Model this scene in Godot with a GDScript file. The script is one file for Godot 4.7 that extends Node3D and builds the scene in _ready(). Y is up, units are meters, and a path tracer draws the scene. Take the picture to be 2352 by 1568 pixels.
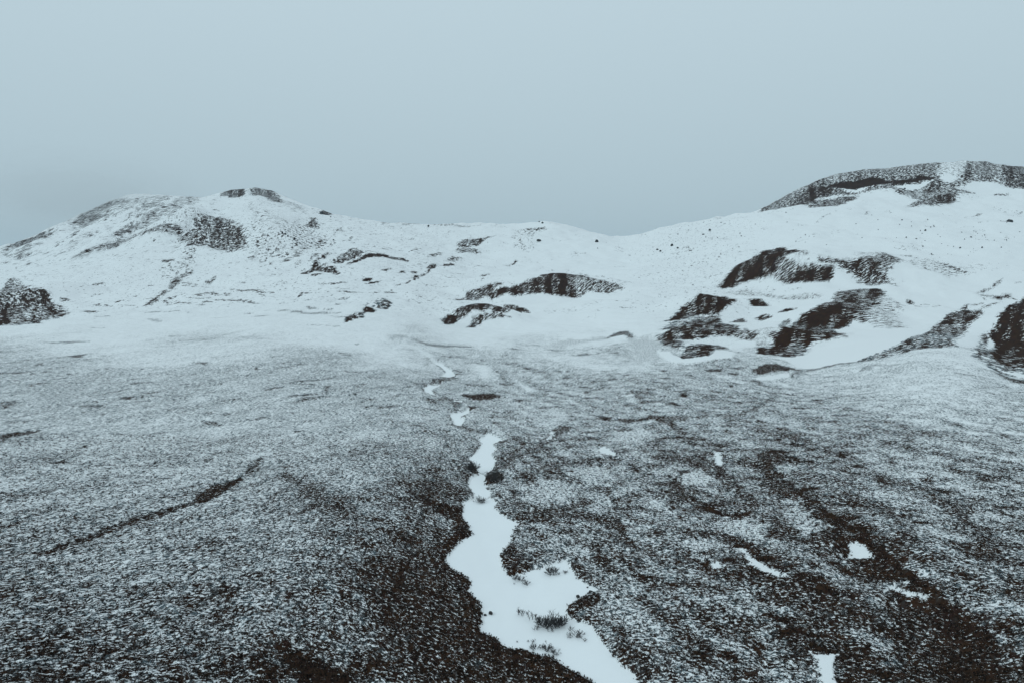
extends Node3D
# A snow-dusted tundra valley seen from the air: heath slopes, a stream under drifted snow, heathy knolls
# and two mountains under a low overcast. Metres; y is up, the camera looks along -z ("depth" = -z).

const NET_U := [-1.3046,-0.9904,-0.7390,-0.6447,-0.5505,-0.4562,-0.3997,-0.3557,-0.2677,-0.1734,-0.0792,0.0000,0.0591,0.1533,0.2413,0.3544,0.3921,0.4455,0.5178,0.6058,0.6686,0.7390,0.9577,1.3033]
const NET_Z := [
	[12,46,70,112,200,400,720,1300,1450,1500,1875,3200],
	[12,50,77,126,215,420,740,1330,1480,1550,1937.5,3200],
	[12,54,82,135,230,430,760,1400,1560,1640,2050,3200],
	[12,56,84,138,235,440,800,1450,1600,1680,2100,3200],
	[12,58,86,140,240,450,820,1500,1640,1720,2150,3200],
	[12,60,88,142,245,450,800,1380,1480,1560,1950,3200],
	[12,61,89,143,247,450,790,1360,1450,1540,1925,3200],
	[12,62,90,145,250,450,780,1340,1430,1500,1875,3200],
	[12,64,92,148,258,460,780,1250,1330,1400,1750,3200],
	[12,66,96,152,268,470,800,1200,1280,1350,1687.5,3200],
	[12,68,100,158,280,450,820,1180,1260,1340,1675,3200],
	[12,69,102,160,295,440,800,1150,1240,1320,1650,3200],
	[12,69,102,160,300,430,770,1120,1200,1300,1625,3200],
	[12,68,102,160,300,430,720,1050,1150,1250,1562.5,3200],
	[12,67,100,158,290,420,700,980,1080,1200,1500,3200],
	[12,66,98,154,255,385,640,900,980,1080,1350,3200],
	[12,66,97,152,245,382,630,885,960,1080,1350,3200],
	[12,65,95,150,236,380,620,870,940,1080,1350,3200],
	[12,64,94,148,234,370,615,850,910,1060,1325,3200],
	[12,63,92,146,232,350,610,840,890,1040,1300,3200],
	[12,62,91,144,228,340,610,830,880,1030,1287.5,3200],
	[12,61,90,142,220,320,605,820,870,1020,1275,3200],
	[12,58,86,136,205,310,590,800,860,1000,1250,3200],
	[12,54,80,126,190,300,570,780,850,980,1225,3200]]
const NET_H := [
	[10.47,11.07,11.50,13.23,11.20,10.79,8.12,23.73,17.26,11.72,-10.62,0.00],
	[7.96,8.56,8.65,9.88,10.44,10.14,16.65,52.76,49.53,45.09,16.08,0.00],
	[5.44,6.04,6.62,7.73,11.06,9.43,28.08,95.67,97.14,93.90,55.12,0.00],
	[4.18,4.78,5.80,7.01,11.49,13.50,42.63,150.17,154.60,151.96,101.56,0.00],
	[2.93,3.53,4.99,6.53,12.13,15.77,55.61,208.84,217.50,220.84,156.67,0.00],
	[1.67,2.27,4.18,6.06,12.18,18.64,60.26,191.07,195.61,209.81,147.85,0.00],
	[1.04,1.64,3.77,5.82,12.27,20.65,62.49,187.20,191.56,226.65,161.32,0.00],
	[0.41,1.01,3.36,5.34,12.10,22.94,63.68,189.17,195.66,220.88,156.70,0.00],
	[-0.85,-0.25,2.55,4.62,11.20,24.90,65.64,148.19,151.81,162.91,110.32,0.00],
	[-2.10,-1.50,0.92,3.67,9.57,22.18,65.29,127.44,130.08,138.37,90.70,0.00],
	[-3.36,-2.76,-0.71,2.23,6.04,14.34,55.61,124.52,125.54,129.30,83.44,0.00],
	[-3.99,-3.39,-1.52,1.75,5.17,12.09,50.20,123.08,124.95,126.32,81.06,0.00],
	[-3.99,-3.39,-1.52,1.75,5.16,10.53,47.39,121.61,122.21,125.01,80.01,0.00],
	[-3.36,-2.76,-1.52,1.75,6.52,14.93,43.73,94.90,94.37,91.27,53.02,0.00],
	[-2.73,-2.13,-0.71,2.23,8.57,16.05,51.13,109.58,111.97,111.73,69.39,0.00],
	[-2.10,-1.50,0.10,3.19,7.09,11.89,55.41,120.69,124.21,137.49,90.00,0.00],
	[-2.10,-1.50,0.51,3.67,5.84,12.84,57.94,123.18,126.07,156.22,104.98,0.00],
	[-1.48,-0.88,1.33,4.14,4.95,13.47,61.54,126.09,132.43,186.19,128.95,0.00],
	[-0.85,-0.25,1.73,4.62,7.83,12.98,64.07,127.79,139.06,197.16,137.72,0.00],
	[-0.22,0.38,2.55,5.10,12.16,10.63,66.17,129.36,142.93,205.66,144.53,0.00],
	[0.41,1.01,2.95,5.58,12.05,8.62,66.93,127.27,144.48,202.81,142.24,0.00],
	[1.04,1.64,3.36,6.06,9.04,5.32,67.47,124.69,143.30,194.98,135.98,0.00],
	[2.93,3.53,4.99,7.49,8.48,6.40,66.05,117.67,131.49,180.28,124.22,0.00],
	[5.44,6.04,7.43,9.88,9.55,7.49,59.81,103.63,114.62,150.31,100.25,0.00]]
# rounded knolls: x, depth, half widths, height
const KNOLLS := [
	[22.4,601.4,95.0,70.0,13.0],
	[-17.6,444.0,42.0,36.0,7.0],
	[224.8,560.0,70.0,60.0,13.0],
	[267.3,534.9,80.0,60.0,9.0],
	[122.0,442.9,38.0,34.0,8.0],
	[86.5,330.3,30.0,24.0,4.0],
	[189.1,402.5,50.0,40.0,8.0],
	[131.1,323.3,40.0,30.0,6.0],
	[287.0,368.0,55.0,48.0,12.0],
	[-413.0,582.4,75.0,70.0,15.0],
	[-91.9,399.6,22.0,18.0,3.0],
	[92.2,241.8,16.0,12.0,2.0]]
# spurs and shallow gullies: two ends, half width, height
const SPURS := [
	[-579.7,904.4,-587.0,1192.8,45.0,14.0],
	[-683.8,1033.7,-647.3,1204.2,45.0,11.0],
	[-488.4,926.3,-529.1,1155.5,55.0,17.0],
	[-245.5,736.4,-399.8,1093.5,60.0,11.0],
	[-734.7,1031.7,-854.9,1313.8,50.0,10.0],
	[51.7,134.5,46.5,93.3,9.0,-1.2],
	[46.4,95.4,48.7,77.0,8.0,-1.3],
	[48.7,79.1,44.4,61.2,9.0,-1.5],
	[43.7,140.4,31.9,92.5,7.0,-0.6],
	[-56.6,79.8,-46.8,116.4,6.0,-0.5]]
const COVER_U := [-1.010,-0.754,-0.561,-0.369,-0.209,-0.113,0.015,0.144,0.272,0.400,0.528,0.656,0.754,1.105]
const COVER_Z := [
	[49,60.5,75.9,95.6,124.6,170.9,220.1,273.1,346.4],
	[53.1,65.2,81.3,102.6,134.1,176,216.8,269.1,350.7],
	[57.2,69.6,85.4,107.2,139.6,179.8,215.3,254.4,310.6],
	[61.2,73.9,89.4,111.5,144.1,185,220.5,254,296.2],
	[65,78.2,94.1,116.8,150.2,194.1,233.9,270.1,312.4],
	[67.2,81.3,98.5,121.8,155.9,204.4,251.5,294.6,345.2],
	[69.1,83.8,102.1,125.7,160.1,212.8,266.3,316.2,372.7],
	[68,83,102.1,126,160.1,210.8,261.3,307.6,356.9],
	[66.6,81,99.4,123.3,156.9,203.6,247.4,288.2,319.1],
	[65.5,79.3,96.4,121.4,151.4,203.3,253.8,297.2,313.7],
	[63.6,77.9,94.6,115.6,147.6,191.7,235,279.6,334.9],
	[62.8,75.9,90.9,112.7,144.1,179.9,211,261.6,356.4],
	[60.8,73.2,89.3,110.5,141.3,184.2,233.7,320.8,346.5],
	[55.6,67.7,82.9,102.2,131.3,179.8,236.3,305.4,352]]
const COVER_V := [
	[0.300,0.360,0.460,0.540,0.580,0.560,0.600,0.840,0.965],
	[0.300,0.360,0.460,0.550,0.580,0.560,0.600,0.840,0.965],
	[0.300,0.360,0.460,0.550,0.620,0.600,0.620,0.850,0.965],
	[0.280,0.290,0.390,0.500,0.620,0.600,0.640,0.840,0.965],
	[0.180,0.220,0.300,0.380,0.570,0.580,0.660,0.830,0.965],
	[0.120,0.120,0.170,0.270,0.500,0.540,0.660,0.840,0.960],
	[0.120,0.260,0.360,0.420,0.480,0.540,0.700,0.900,1.000],
	[0.240,0.280,0.340,0.360,0.440,0.500,0.620,0.870,1.000],
	[0.270,0.300,0.300,0.360,0.420,0.500,0.600,0.760,0.960],
	[0.280,0.270,0.240,0.300,0.400,0.520,0.640,0.820,1.000],
	[0.240,0.220,0.260,0.380,0.480,0.660,0.820,0.985,1.000],
	[0.100,0.260,0.310,0.460,0.550,0.760,0.900,1.000,1.000],
	[0.180,0.320,0.290,0.460,0.570,0.680,0.820,0.985,1.000],
	[0.250,0.340,0.320,0.460,0.570,0.660,0.800,0.980,1.000]]
# patches of bare heath, scree or drifted snow: share of snow, soft edge, ragged edge, grain direction (9 = as the ground), grain length, grain width, outline x, depth, x, depth ...
const PATCHES := [
	[0.19,7.19,1.0,0.64,700,240,-921.8,1245.1,-995,1391.8,-818.9,1213.3,-774.3,1146.6,-778.5,1112.3,-885.4,1211.8],
	[0.30,12.08,1.0,0.64,700,240,-795.7,1243.8,-910.1,1490.3,-875.7,1510.3,-724.5,1307.4,-679.1,1244,-709.8,1231.3,-728.3,1208.1,-746.5,1194.6],
	[0.41,9.65,1.0,0.64,700,240,-687.7,1260.1,-690.9,1319.1,-667.8,1329.6,-639.1,1277.4,-630.8,1178.3],
	[0.60,5.48,1.0,0.64,700,240,-789.9,1080.2,-782.9,1090.6,-755.8,1104.2,-765.3,1132.9,-748.7,1100.7,-739.3,1055.4,-749.2,1033.2],
	[0.82,6.00,1.0,0.64,700,240,-663.7,976.6,-658.1,1007.8,-659.7,1069.4,-653.8,1067.2,-629.3,966.3],
	[0.26,3.42,1.0,0.64,700,240,-569.4,984.6,-574.5,1025.4,-568.6,1051.8,-558.1,1035.9,-558.2,1003.1,-563,984.6],
	[0.41,3.99,1.0,0.64,700,240,-579.6,910.9,-572.7,926.1,-553.3,982.1,-536.7,1003.5,-510.3,969.9,-525.1,957.6,-557.9,921.3,-567.2,910.2],
	[0.60,3.43,1.0,0.64,700,240,-571.7,1062.2,-619.6,1294.2,-594.5,1244.2,-565.3,1058.4],
	[0.34,4.06,1.0,0.64,700,240,-555.5,956,-510.3,969.9,-509.8,985.7,-477.8,981.1,-455.3,952.6,-473.9,950.9,-493.7,957.9,-525.1,957.6],
	[0.86,5.99,1.0,2.01,400,220,-499.1,973,-505.8,1094.6,-478.7,1064.6,-451.8,998,-454.5,953],
	[0.32,3.93,1.0,2.01,360,234,-454.5,939.9,-455.6,960,-453.5,997.1,-478.7,1064.6,-452.5,1072.7,-380.9,960.2,-338.9,879.7,-313.2,804.9,-337,820.1,-381.9,866,-419.9,899.8],
	[0.22,8.13,1.0,2.01,360,234,-465.8,1025.1,-450,1066.7,-376.8,949.8,-362.5,892.9,-407.5,934.7,-418.3,922.6],
	[0.65,4.03,1.0,2.01,360,234,-418,883,-403.3,871.8,-331.8,705.1,-349.5,731.3],
	[0.19,1.65,1.0,9,0,0,-405.7,797.3,-390,793.5,-383.1,775.8,-391,774.6],
	[0.80,4.16,1.0,2.01,360,234,-383.3,749.4,-372.7,761.2,-319.7,666.7,-326.1,647.2],
	[0.18,1.70,1.0,9,0,0,-329.6,693.2,-310.2,627.6,-285.1,563.7,-271.9,521.7,-265.4,492.9,-262.3,487.5,-263.9,507.7,-278.1,552.3,-303.2,616.4,-326.9,688.7],
	[0.15,1.04,1.0,9,0,0,-270.2,608.4,-270,623.5,-271.6,626.9,-271.8,611.7],
	[0.18,0.98,1.0,9,0,0,-261.6,581.5,-258.3,579.7,-259.8,583.1,-263.1,584.9],
	[0.78,10.61,1.0,2.01,360,234,-303.4,806.7,-313,885,-317,987.7,-277.5,982.6,-226.3,831.1,-227.9,758,-245.5,736.4,-266.2,732.1],
	[0.82,6.78,1.0,2.01,360,234,-438.5,1173,-372,1054.7,-325.8,982.3,-345.2,954,-326.1,878.7,-371.4,991.4],
	[0.33,2.06,1.0,2.47,276,142,-520.8,661,-539.4,721.2,-598.6,815.7,-564.1,784.8,-399.2,566.8,-387.3,565.5,-376,555.6,-332.3,504.7,-285.5,440.4,-281.3,423.8,-282.4,409,-284.8,396.1,-294.6,391.8,-293.4,370.6],
	[0.07,1.64,1.0,2.47,276,142,-391.5,521.8,-396.1,537.9,-389.1,536.1,-380.2,521.9,-333.8,453.6,-311.3,416.5,-313.4,417],
	[0.12,1.71,1.0,2.47,276,142,-387.3,560.7,-384.4,562.8,-373,547.2,-321.4,484.7,-286.3,440.9,-285.4,430.1,-336.2,495.7,-376.3,546.8],
	[0.15,2.29,1.0,2.47,276,142,-393.3,549.2,-387.6,553.1,-377.2,537.6,-383.7,536.8],
	[0.12,1.42,1.0,2.47,276,142,-310.7,440.4,-312.2,451.2,-276.8,399,-282.1,400.3],
	[0.18,2.30,1.0,2.47,276,142,-412.3,550.6,-409.2,556.6,-396.8,540.6,-404.4,539.7],
	[0.12,1.17,1.0,9,0,0,-367.5,556.4,-363.2,558,-359.9,551,-363.2,551.4],
	[0.24,0.95,1.0,9,0,0,-276.4,438.2,-269.7,441.6,-275.4,464.4,-277.4,467.7,-275.9,451.5,-278.6,441.8],
	[0.18,0.88,1.0,9,0,0,-318.4,520.1,-320.5,529.2,-312.2,513.6],
	[0.14,3.23,1.0,0.09,260,150,-633.4,1505.9,-655.9,1601.3,-627.5,1590.7,-609.3,1587.8,-573.7,1485.4,-583,1476,-608.2,1491.4],
	[0.26,4.14,1.0,0.09,260,150,-562.9,1491.2,-575.6,1570,-545.7,1551.5,-487.1,1445.4,-406,1227.4,-416.3,1211.4,-458.1,1285.7,-547.4,1465.9],
	[0.75,7.29,1.0,9,0,0,-406.5,1221,-436.3,1410.2,-352.2,1186.9,-349.7,1129.1],
	[0.09,2.15,1.0,9,0,0,-320.3,1153.8,-397.2,1453.8,-353.8,1364.2,-302.5,1142.4],
	[0.30,2.99,1.0,2.01,360,234,-291.6,966,-312.1,1073.9,-307.5,1082.1,-272,970.1,-286.4,976.8],
	[0.30,0.81,1.0,9,0,0,-242.5,492.5,-222.2,471.9,-210.3,468.6,-211.5,471.2,-225.6,479.4,-243.7,495.1],
	[0.30,0.77,1.0,9,0,0,-204.2,471.1,-184.5,460.2,-163.8,439.5,-164.6,441.8,-187.2,467.2,-205.3,473.6],
	[0.30,0.88,1.0,9,0,0,-221.8,536.6,-200.7,524.2,-175.6,504.4,-176.4,506.9,-203.3,531.2,-222.8,539.1],
	[0.30,0.64,1.0,9,0,0,-131.9,382.5,-111.6,375.9,-95.6,381,-96,382.7,-113.1,381.2,-132.5,384.5],
	[0.30,0.65,1.0,9,0,0,-152.7,388.9,-147,384.9,-147.8,387,-153.6,391.2],
	[0.30,0.47,1.0,9,0,0,-192.1,279.1,-180.4,277.3,-175.6,282.3,-176.6,283.9,-183.2,281.6,-193.1,280.7],
	[0.30,0.50,1.0,9,0,0,-149.2,295,-143.7,300.5,-144.4,302.1,-150,296.6],
	[0.30,0.87,1.0,9,0,0,-240.6,516.4,-229.9,523.1,-204.4,499.5,-205.4,501.9,-233.1,530.2,-241.8,519],
	[0.30,0.84,1.0,9,0,0,-284.3,494.1,-275.9,496.5,-277.5,499.3,-285.9,496.9],
	[0.30,0.77,1.0,9,0,0,-128.3,456.6,-107.9,455.5,-108.4,457.6,-128.9,458.8],
	[0.30,0.54,1.0,9,0,0,-98.3,325.7,-81,319.2,-81.3,320.6,-98.7,327.1],
	[0.30,0.85,1.0,9,0,0,-241.4,506.2,-221.5,498.7,-222.6,501.2,-242.6,508.8],
	[0.30,0.87,1.0,9,0,0,-259.5,509.2,-252.1,526.4,-253.3,529,-260.9,511.9],
	[0.30,0.59,1.0,9,0,0,-217.7,350.6,-205.3,342.6,-206.6,344.9,-219.1,353],
	[0.30,0.70,1.0,9,0,0,-224.4,418,-200.5,410.1,-201.8,412.9,-226,421],
	[0.22,2.47,1.0,1.54,432,144,-178.6,683.6,-185.3,741.5,-188.7,782.8,-187.1,805.2,-171.3,778.3,-165.1,762.8,-164.5,722.3,-167.9,706.4,-167.9,678,-174.4,677.1],
	[0.09,1.24,1.0,1.54,432,144,-157,653.3,-160.5,701,-160.1,739.5,-155.7,758.4,-147.2,772.8,-135.7,783.5,-123.7,774.9,-113.3,753.5,-118.7,748.9,-130.2,751.7,-142.5,747.7,-150.8,734.1,-152.3,695.1,-153.6,659.6],
	[0.17,1.32,1.0,1.54,432,144,-186.6,580.7,-187.3,606.7,-189,646.2,-195.5,671.9,-192.1,677.4,-181.4,650.9,-173.3,653.9,-157,621,-157,611.7,-167.5,619.7,-175.3,620.2,-180,615.4,-179.6,593.5,-182.6,584.2],
	[0.15,1.23,1.0,1.54,432,144,-174.7,589.5,-170.1,591.1,-162.6,593.2,-163,573.7,-169.1,577.4],
	[0.21,1.81,1.0,1.54,432,144,-198.6,691.4,-201.1,725.7,-202.7,755.2,-197.7,733,-196.1,704.3,-194.9,684.3],
	[0.12,1.11,1.0,1.54,432,144,-122.6,637.8,-123.2,671.5,-120.1,677.8,-119.2,654,-120.5,639.4],
	[0.12,1.10,1.0,1.54,432,144,-104.6,634.3,-108.4,672.5,-105.4,669.2,-102.3,644.3],
	[0.12,0.97,1.0,1.54,432,144,-127.5,583.7,-120.7,593.2,-119.1,571.2,-123.2,567.1],
	[0.12,0.94,1.0,1.54,432,144,-116.7,543.1,-116.4,558.2,-110.5,578,-110.5,563,-114,546.4],
	[0.12,0.96,1.0,1.54,432,144,-93.4,550.6,-90.2,567.5,-87.5,591.8,-87.7,574,-90.5,551.9],
	[0.12,1.07,1.0,1.54,432,144,-89.6,614.1,-89.4,642.9,-84.2,665.6,-85.8,634.4,-86.8,608.1],
	[0.12,1.12,1.0,1.54,432,144,-97.5,655.1,-96.6,677.4,-92.5,675.2,-93.1,652.7],
	[0.12,1.25,1.0,1.54,432,144,-88.7,715.4,-89.3,758.7,-83.6,766.7,-83.9,720.2],
	[0.12,1.25,1.0,9,0,0,-84.1,665.8,-84.4,704.9,-80.7,742,-74.1,766.7,-66.4,774.6,-57.2,767.8,-57.4,772.4,-67.3,788.4,-75.5,780.1,-82.5,753.9,-86.3,713.6,-84.7,667.8],
	[0.30,1.75,1.0,9,0,0,-97.2,799,-96.7,824.9,-89.1,857.7,-89.6,861.6,-98.7,837,-98,802.3],
	[0.70,2.50,1.0,1.54,432,144,-106,725.4,-99.9,746.6,-95.9,774,-97,725.1],
	[0.38,2.62,1.0,1.54,432,144,-233,744.7,-239.2,793.5,-243.4,821.3,-231.2,776.4,-230.8,746.5],
	[0.30,1.78,1.0,9,0,0,-235.1,703.3,-231.8,723.4,-227.3,706.4,-228.7,689.1],
	[0.34,2.48,1.0,9,0,0,-230.9,812.6,-239.9,859.7,-240.3,877.1,-233.1,846.6,-226.1,802.8],
	[0.30,2.14,1.0,9,0,0,-212.2,720.7,-209,741,-203.7,719],
	[0.70,2.32,1.0,9,0,0,-291.5,969.6,-290.2,934.6,-268.6,915.3,-246.5,872.3,-255.4,892.3],
	[0.34,1.95,1.0,9,0,0,-215.6,1129.4,-230.5,1247.8,-218.1,1229.6,-186.8,1140.3,-196.4,1107.3,-205,1087.8],
	[0.60,1.90,1.0,9,0,0,-175.6,1105.2,-163.6,1125.5,-144.9,1141.9,-120.5,1110.4,-92.1,1098,-51.2,1091.5,-51.5,1097,-93.7,1117.4,-123.5,1139.4,-153.8,1211.8,-176.8,1215.8,-177.1,1113.9],
	[0.30,0.87,1.0,9,0,0,-195.9,521.9,-175.7,504.8,-176.4,507,-196.7,524.1],
	[0.30,0.90,1.0,9,0,0,-152.1,537,-139.7,530.6,-130.5,536.1,-131,538.3,-141.3,536.7,-152.6,539.2],
	[0.30,0.83,1.0,9,0,0,-124.6,488.6,-115.5,488.8,-106.5,489.3,-106.9,491.3,-116.8,494.5,-125.1,490.7],
	[0.30,0.86,1.0,9,0,0,-103.4,500.7,-96.7,501.8,-91.6,515.3,-86.4,514.2,-86.7,516.2,-92.7,521.1,-97.8,507.5,-103.8,502.7],
	[0.30,0.76,1.0,9,0,0,-141.8,452.1,-128.7,447.7,-129.2,449.6,-142.4,454.1],
	[0.30,0.75,1.0,9,0,0,-173,451,-164.3,442.1,-165,444.1,-173.7,453.1],
	[0.38,1.34,1.0,9,0,0,-166.5,792.4,-148.3,799.4,-148.9,803.1,-167.3,796],
	[0.38,1.43,1.0,9,0,0,-125.9,827.9,-119.3,862,-119.8,864.8,-126.4,831],
	[0.30,0.80,1.0,9,0,0,-177.9,479.8,-160.3,463.4,-161,465.4,-178.6,481.9],
	[0.30,0.72,1.0,9,0,0,-116.1,427.8,-110.7,427.2,-111.1,429.1,-116.6,429.6],
	[0.12,0.60,1.0,9,0,0,-147.3,470,-149.5,488.7,-146.2,474.2,-144.9,464.8],
	[0.13,0.55,1.0,-0.90,420,196,-88.7,434,-88.2,466.2,-83.8,461.2,-78.2,442.3,-76.5,430.7,-76.9,417,-79.5,414.2,-82.9,415.9,-85.1,429.5],
	[0.07,0.49,1.0,-0.90,420,196,-85.5,389.7,-83.8,397.9,-80.9,395.6,-77.5,390.7,-79.6,384.6,-83.5,384.9],
	[0.15,0.60,1.0,-1.34,420,196,-82,333.1,-88.8,365.9,-87.9,381.6,-82.9,383.2,-78.8,360.5,-81.8,351.3,-81.4,336.5],
	[0.75,1.49,1.0,-1.34,420,196,-96.5,440.1,-91.7,454.2,-87.4,468.5,-85.3,422.4,-93.1,428.9],
	[0.62,2.05,1.6,9,0,0,-968.6,1408,-986.8,1455.6,-872,1304.8,-881.2,1318.3,-966.6,1424.8,-979.4,1423.5],
	[0.38,1.32,1.6,9,0,0,-436.1,891.8,-435.6,896.7,-435.9,902.6,-437,904.6,-438.7,902.2,-437.2,893.7],
	[0.35,1.93,1.6,9,0,0,-586.4,1236.1,-597.4,1289,-630.7,1391.7,-626.8,1382.5,-611.2,1317,-588.8,1240.7],
	[0.26,1.38,1.6,9,0,0,-488,931,-485.3,933.8,-482.9,936.6,-483.4,937.2,-486.5,935.3,-488.3,931.4],
	[0.42,1.64,1.6,9,0,0,-719.5,1112.8,-680.5,1067.9,-682.3,1086,-720,1145.7,-720.8,1130.2,-721.3,1115.4],
	[0.63,1.56,1.6,9,0,0,-566.2,1047.9,-564.1,1055.9,-565.4,1069.7,-566.4,1071,-566.7,1059.5,-567,1049.1],
	[0.65,1.52,1.6,9,0,0,-541.9,1036,-522.5,1019.8,-516.2,1028.2,-518.3,1031.8,-533.5,1040.1,-543.9,1039.3],
	[0.32,1.70,1.6,9,0,0,-767.3,1125.1,-768.4,1147,-774.8,1177.2,-776.9,1180.1,-774.7,1155.5,-769.7,1128.3],
	[0.23,1.86,1.6,9,0,0,-755.6,1253,-750.3,1251.1,-753,1261.7,-756.4,1266.8,-760,1265.9,-759,1258.2],
	[0.24,2.10,1.6,9,0,0,-869.1,1341.9,-929.2,1445.9,-928.8,1455.8,-923.7,1447.3,-876.4,1362.4,-958.2,1478.9],
	[0.35,1.76,1.6,9,0,0,-656.3,1142.6,-657.8,1166.6,-685.2,1237.2,-687.7,1241.2,-693.7,1228.8,-658.4,1145.7],
	[0.34,1.37,1.6,9,0,0,-545.5,916.5,-544,925.5,-545.2,938.6,-546.2,939.9,-547,929.5,-546.6,918],
	[0.38,1.75,1.6,9,0,0,-710.2,1184.2,-663.5,1127.6,-702.6,1216.8,-704.2,1219.2,-704.7,1196.7,-711.8,1186.7],
	[0.34,1.61,1.6,9,0,0,-784.4,1085.7,-768.5,1077.7,-772.9,1097.6,-777.8,1104.1,-784.5,1098.8,-793.8,1098.4],
	[0.30,1.46,1.6,9,0,0,-544.2,989.3,-536.9,997.3,-520.5,987.3,-522.8,991.3,-543.1,1007.8,-545.3,990.9],
	[0.23,1.34,1.6,9,0,0,-423.8,894.6,-420.8,901.1,-422.5,917.3,-423.9,919.8,-424.8,908.4,-425.3,897.3],
	[0.38,1.92,1.6,9,0,0,-597.2,1228.3,-602.6,1269.5,-650.8,1403.6,-645.8,1392.1,-610.6,1284.8,-599.2,1232],
	[0.62,1.60,1.6,9,0,0,-591.8,1047.7,-590.6,1062,-588.5,1073.7,-593.3,1082.2,-628.6,1128.8,-628.6,1112.3],
	[0.28,1.70,1.6,9,0,0,-771.9,1140,-770.5,1146.4,-774.3,1159.9,-777.4,1164,-779.5,1158.6,-775.2,1144.3],
	[0.26,1.57,1.6,9,0,0,-650.9,1054.6,-647.8,1065.3,-645.7,1077.1,-646.7,1078.4,-650.7,1068.8,-652,1055.8],
	[0.63,1.49,1.6,9,0,0,-680.8,1001.4,-681.4,1012.5,-681.8,1022.8,-683.5,1025.2,-686.4,1019.3,-682.5,1003.8],
	[0.24,2.10,1.6,9,0,0,-993.9,1429,-970.2,1412.7,-976.7,1439.6,-972.8,1433.2,-982,1428.3,-989.3,1422],
	[0.38,1.86,1.6,9,0,0,-785.2,1240.4,-790.4,1260.7,-790.6,1272.8,-792.6,1275.7,-795.6,1268.3,-786.8,1242.6],
	[0.27,1.40,1.6,9,0,0,-665.3,937.6,-662.4,941.6,-670.3,960.4,-673.6,964.8,-672.3,954.6,-668.8,942.2],
	[0.42,1.57,1.6,9,0,0,-681.2,1056.6,-677.4,1059.2,-676.5,1066.1,-678.1,1068.2,-681.9,1065.5,-682.9,1058.8],
	[0.30,1.71,1.6,9,0,0,-635.7,1144.6,-632.5,1157.7,-634,1179.6,-635.5,1181.9,-635.4,1161.8,-636.7,1145.9],
	[0.39,1.73,1.6,9,0,0,-725.3,1154.5,-721.1,1170.8,-717.4,1187.8,-720.1,1191.8,-729,1182.5,-728.1,1158.6],
	[0.26,1.53,1.6,9,0,0,-749.8,1029.9,-743.9,1033.8,-744.6,1046.7,-746.5,1049,-748.3,1039,-751.2,1031.6],
	[0.31,1.54,1.6,9,0,0,-689.7,1038.3,-684.3,1041.1,-679.6,1044.3,-680.7,1045.7,-687.6,1045.3,-690.7,1039.5],
	[0.63,1.44,1.6,9,0,0,-447.3,952.9,-445.6,974.2,-445,998.4,-445.9,1000,-447.7,977.8,-447.9,954],
	[0.62,1.89,1.6,9,0,0,-579.9,1206.7,-581.3,1238.2,-637.7,1390.5,-643.8,1403.4,-586.3,1247.7,-581.3,1209.3],
	[0.29,1.52,1.6,9,0,0,-576.2,1008.4,-573.4,1025.4,-574.4,1049.5,-575.6,1051.3,-576.9,1030.4,-577.6,1010.3],
	[0.63,1.50,1.6,9,0,0,-559.4,1002.4,-558.4,1020.2,-557.6,1038.3,-558.4,1039.6,-560.5,1023,-560.1,1003.3],
	[0.23,1.41,1.6,9,0,0,-435.9,943.4,-431.4,952.5,-432.7,974.8,-433.6,976.3,-433.8,957.1,-436.7,945],
	[0.30,1.77,1.6,9,0,0,-615.9,1167.1,-616.6,1188.2,-625.1,1224.1,-627.1,1227.6,-627.9,1208.6,-618.1,1171],
	[0.60,1.56,1.6,9,0,0,-695.7,1048.5,-691.3,1049.3,-689.1,1052.7,-692.1,1057,-716.9,1087.1,-698.3,1051.9],
	[0.37,1.54,1.6,9,0,0,-563.1,1033.6,-562.2,1042.2,-562.3,1052.4,-563.1,1053.4,-564.1,1044.8,-563.8,1034.4],
	[0.24,1.60,1.6,9,0,0,-583.8,1072.7,-580.9,1078.8,-584,1095.5,-586.5,1099.6,-587.3,1089.2,-586.2,1076.6],
	[0.25,1.48,1.6,9,0,0,-556.3,999.9,-555.4,1005.9,-555.6,1013.1,-556.6,1014.5,-558,1009.3,-557.2,1001],
	[0.42,1.71,1.6,9,0,0,-546.2,1120.8,-558.8,1161.2,-563.2,1184.7,-572.2,1203.2,-561.1,1164.9,-548.2,1124.6],
	[0.35,1.24,1.6,9,0,0,-261.4,823.1,-263.4,837.4,-266.9,855.8,-267.5,857.1,-265.1,841.2,-262,824.4],
	[0.26,1.30,1.6,9,0,0,-208.5,854.9,-209.3,880,-212.4,913.5,-213.3,916.1,-211.9,887.4,-209.4,857.5],
	[0.42,1.17,1.6,9,0,0,-248.9,779.1,-249.6,789.1,-251.1,801.1,-251.7,802.6,-251.3,793.1,-249.5,780.4],
	[0.43,1.22,1.6,9,0,0,-286,819.9,-285.9,825.1,-286.6,831.7,-287.3,833.3,-287.9,829.4,-286.7,821.4],
	[0.27,1.09,1.6,9,0,0,-243.5,727.6,-243,737.8,-241.5,744.2,-241.9,744.9,-243.7,738.6,-244.3,729.6],
	[0.27,1.13,1.6,9,0,0,-211.1,760.9,-210.1,764,-212.1,776.6,-213.3,780.1,-213.2,773.2,-212.1,763.8],
	[0.60,1.00,1.6,9,0,0,-210.4,666.8,-210.6,676.1,-212.6,691.1,-213.3,692.9,-212.5,681.2,-211.1,668.6],
	[0.39,1.34,1.6,9,0,0,-325.5,897.8,-324.7,904.1,-325.7,914.4,-326.5,916,-326.9,908.7,-326.2,899.4],
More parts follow.
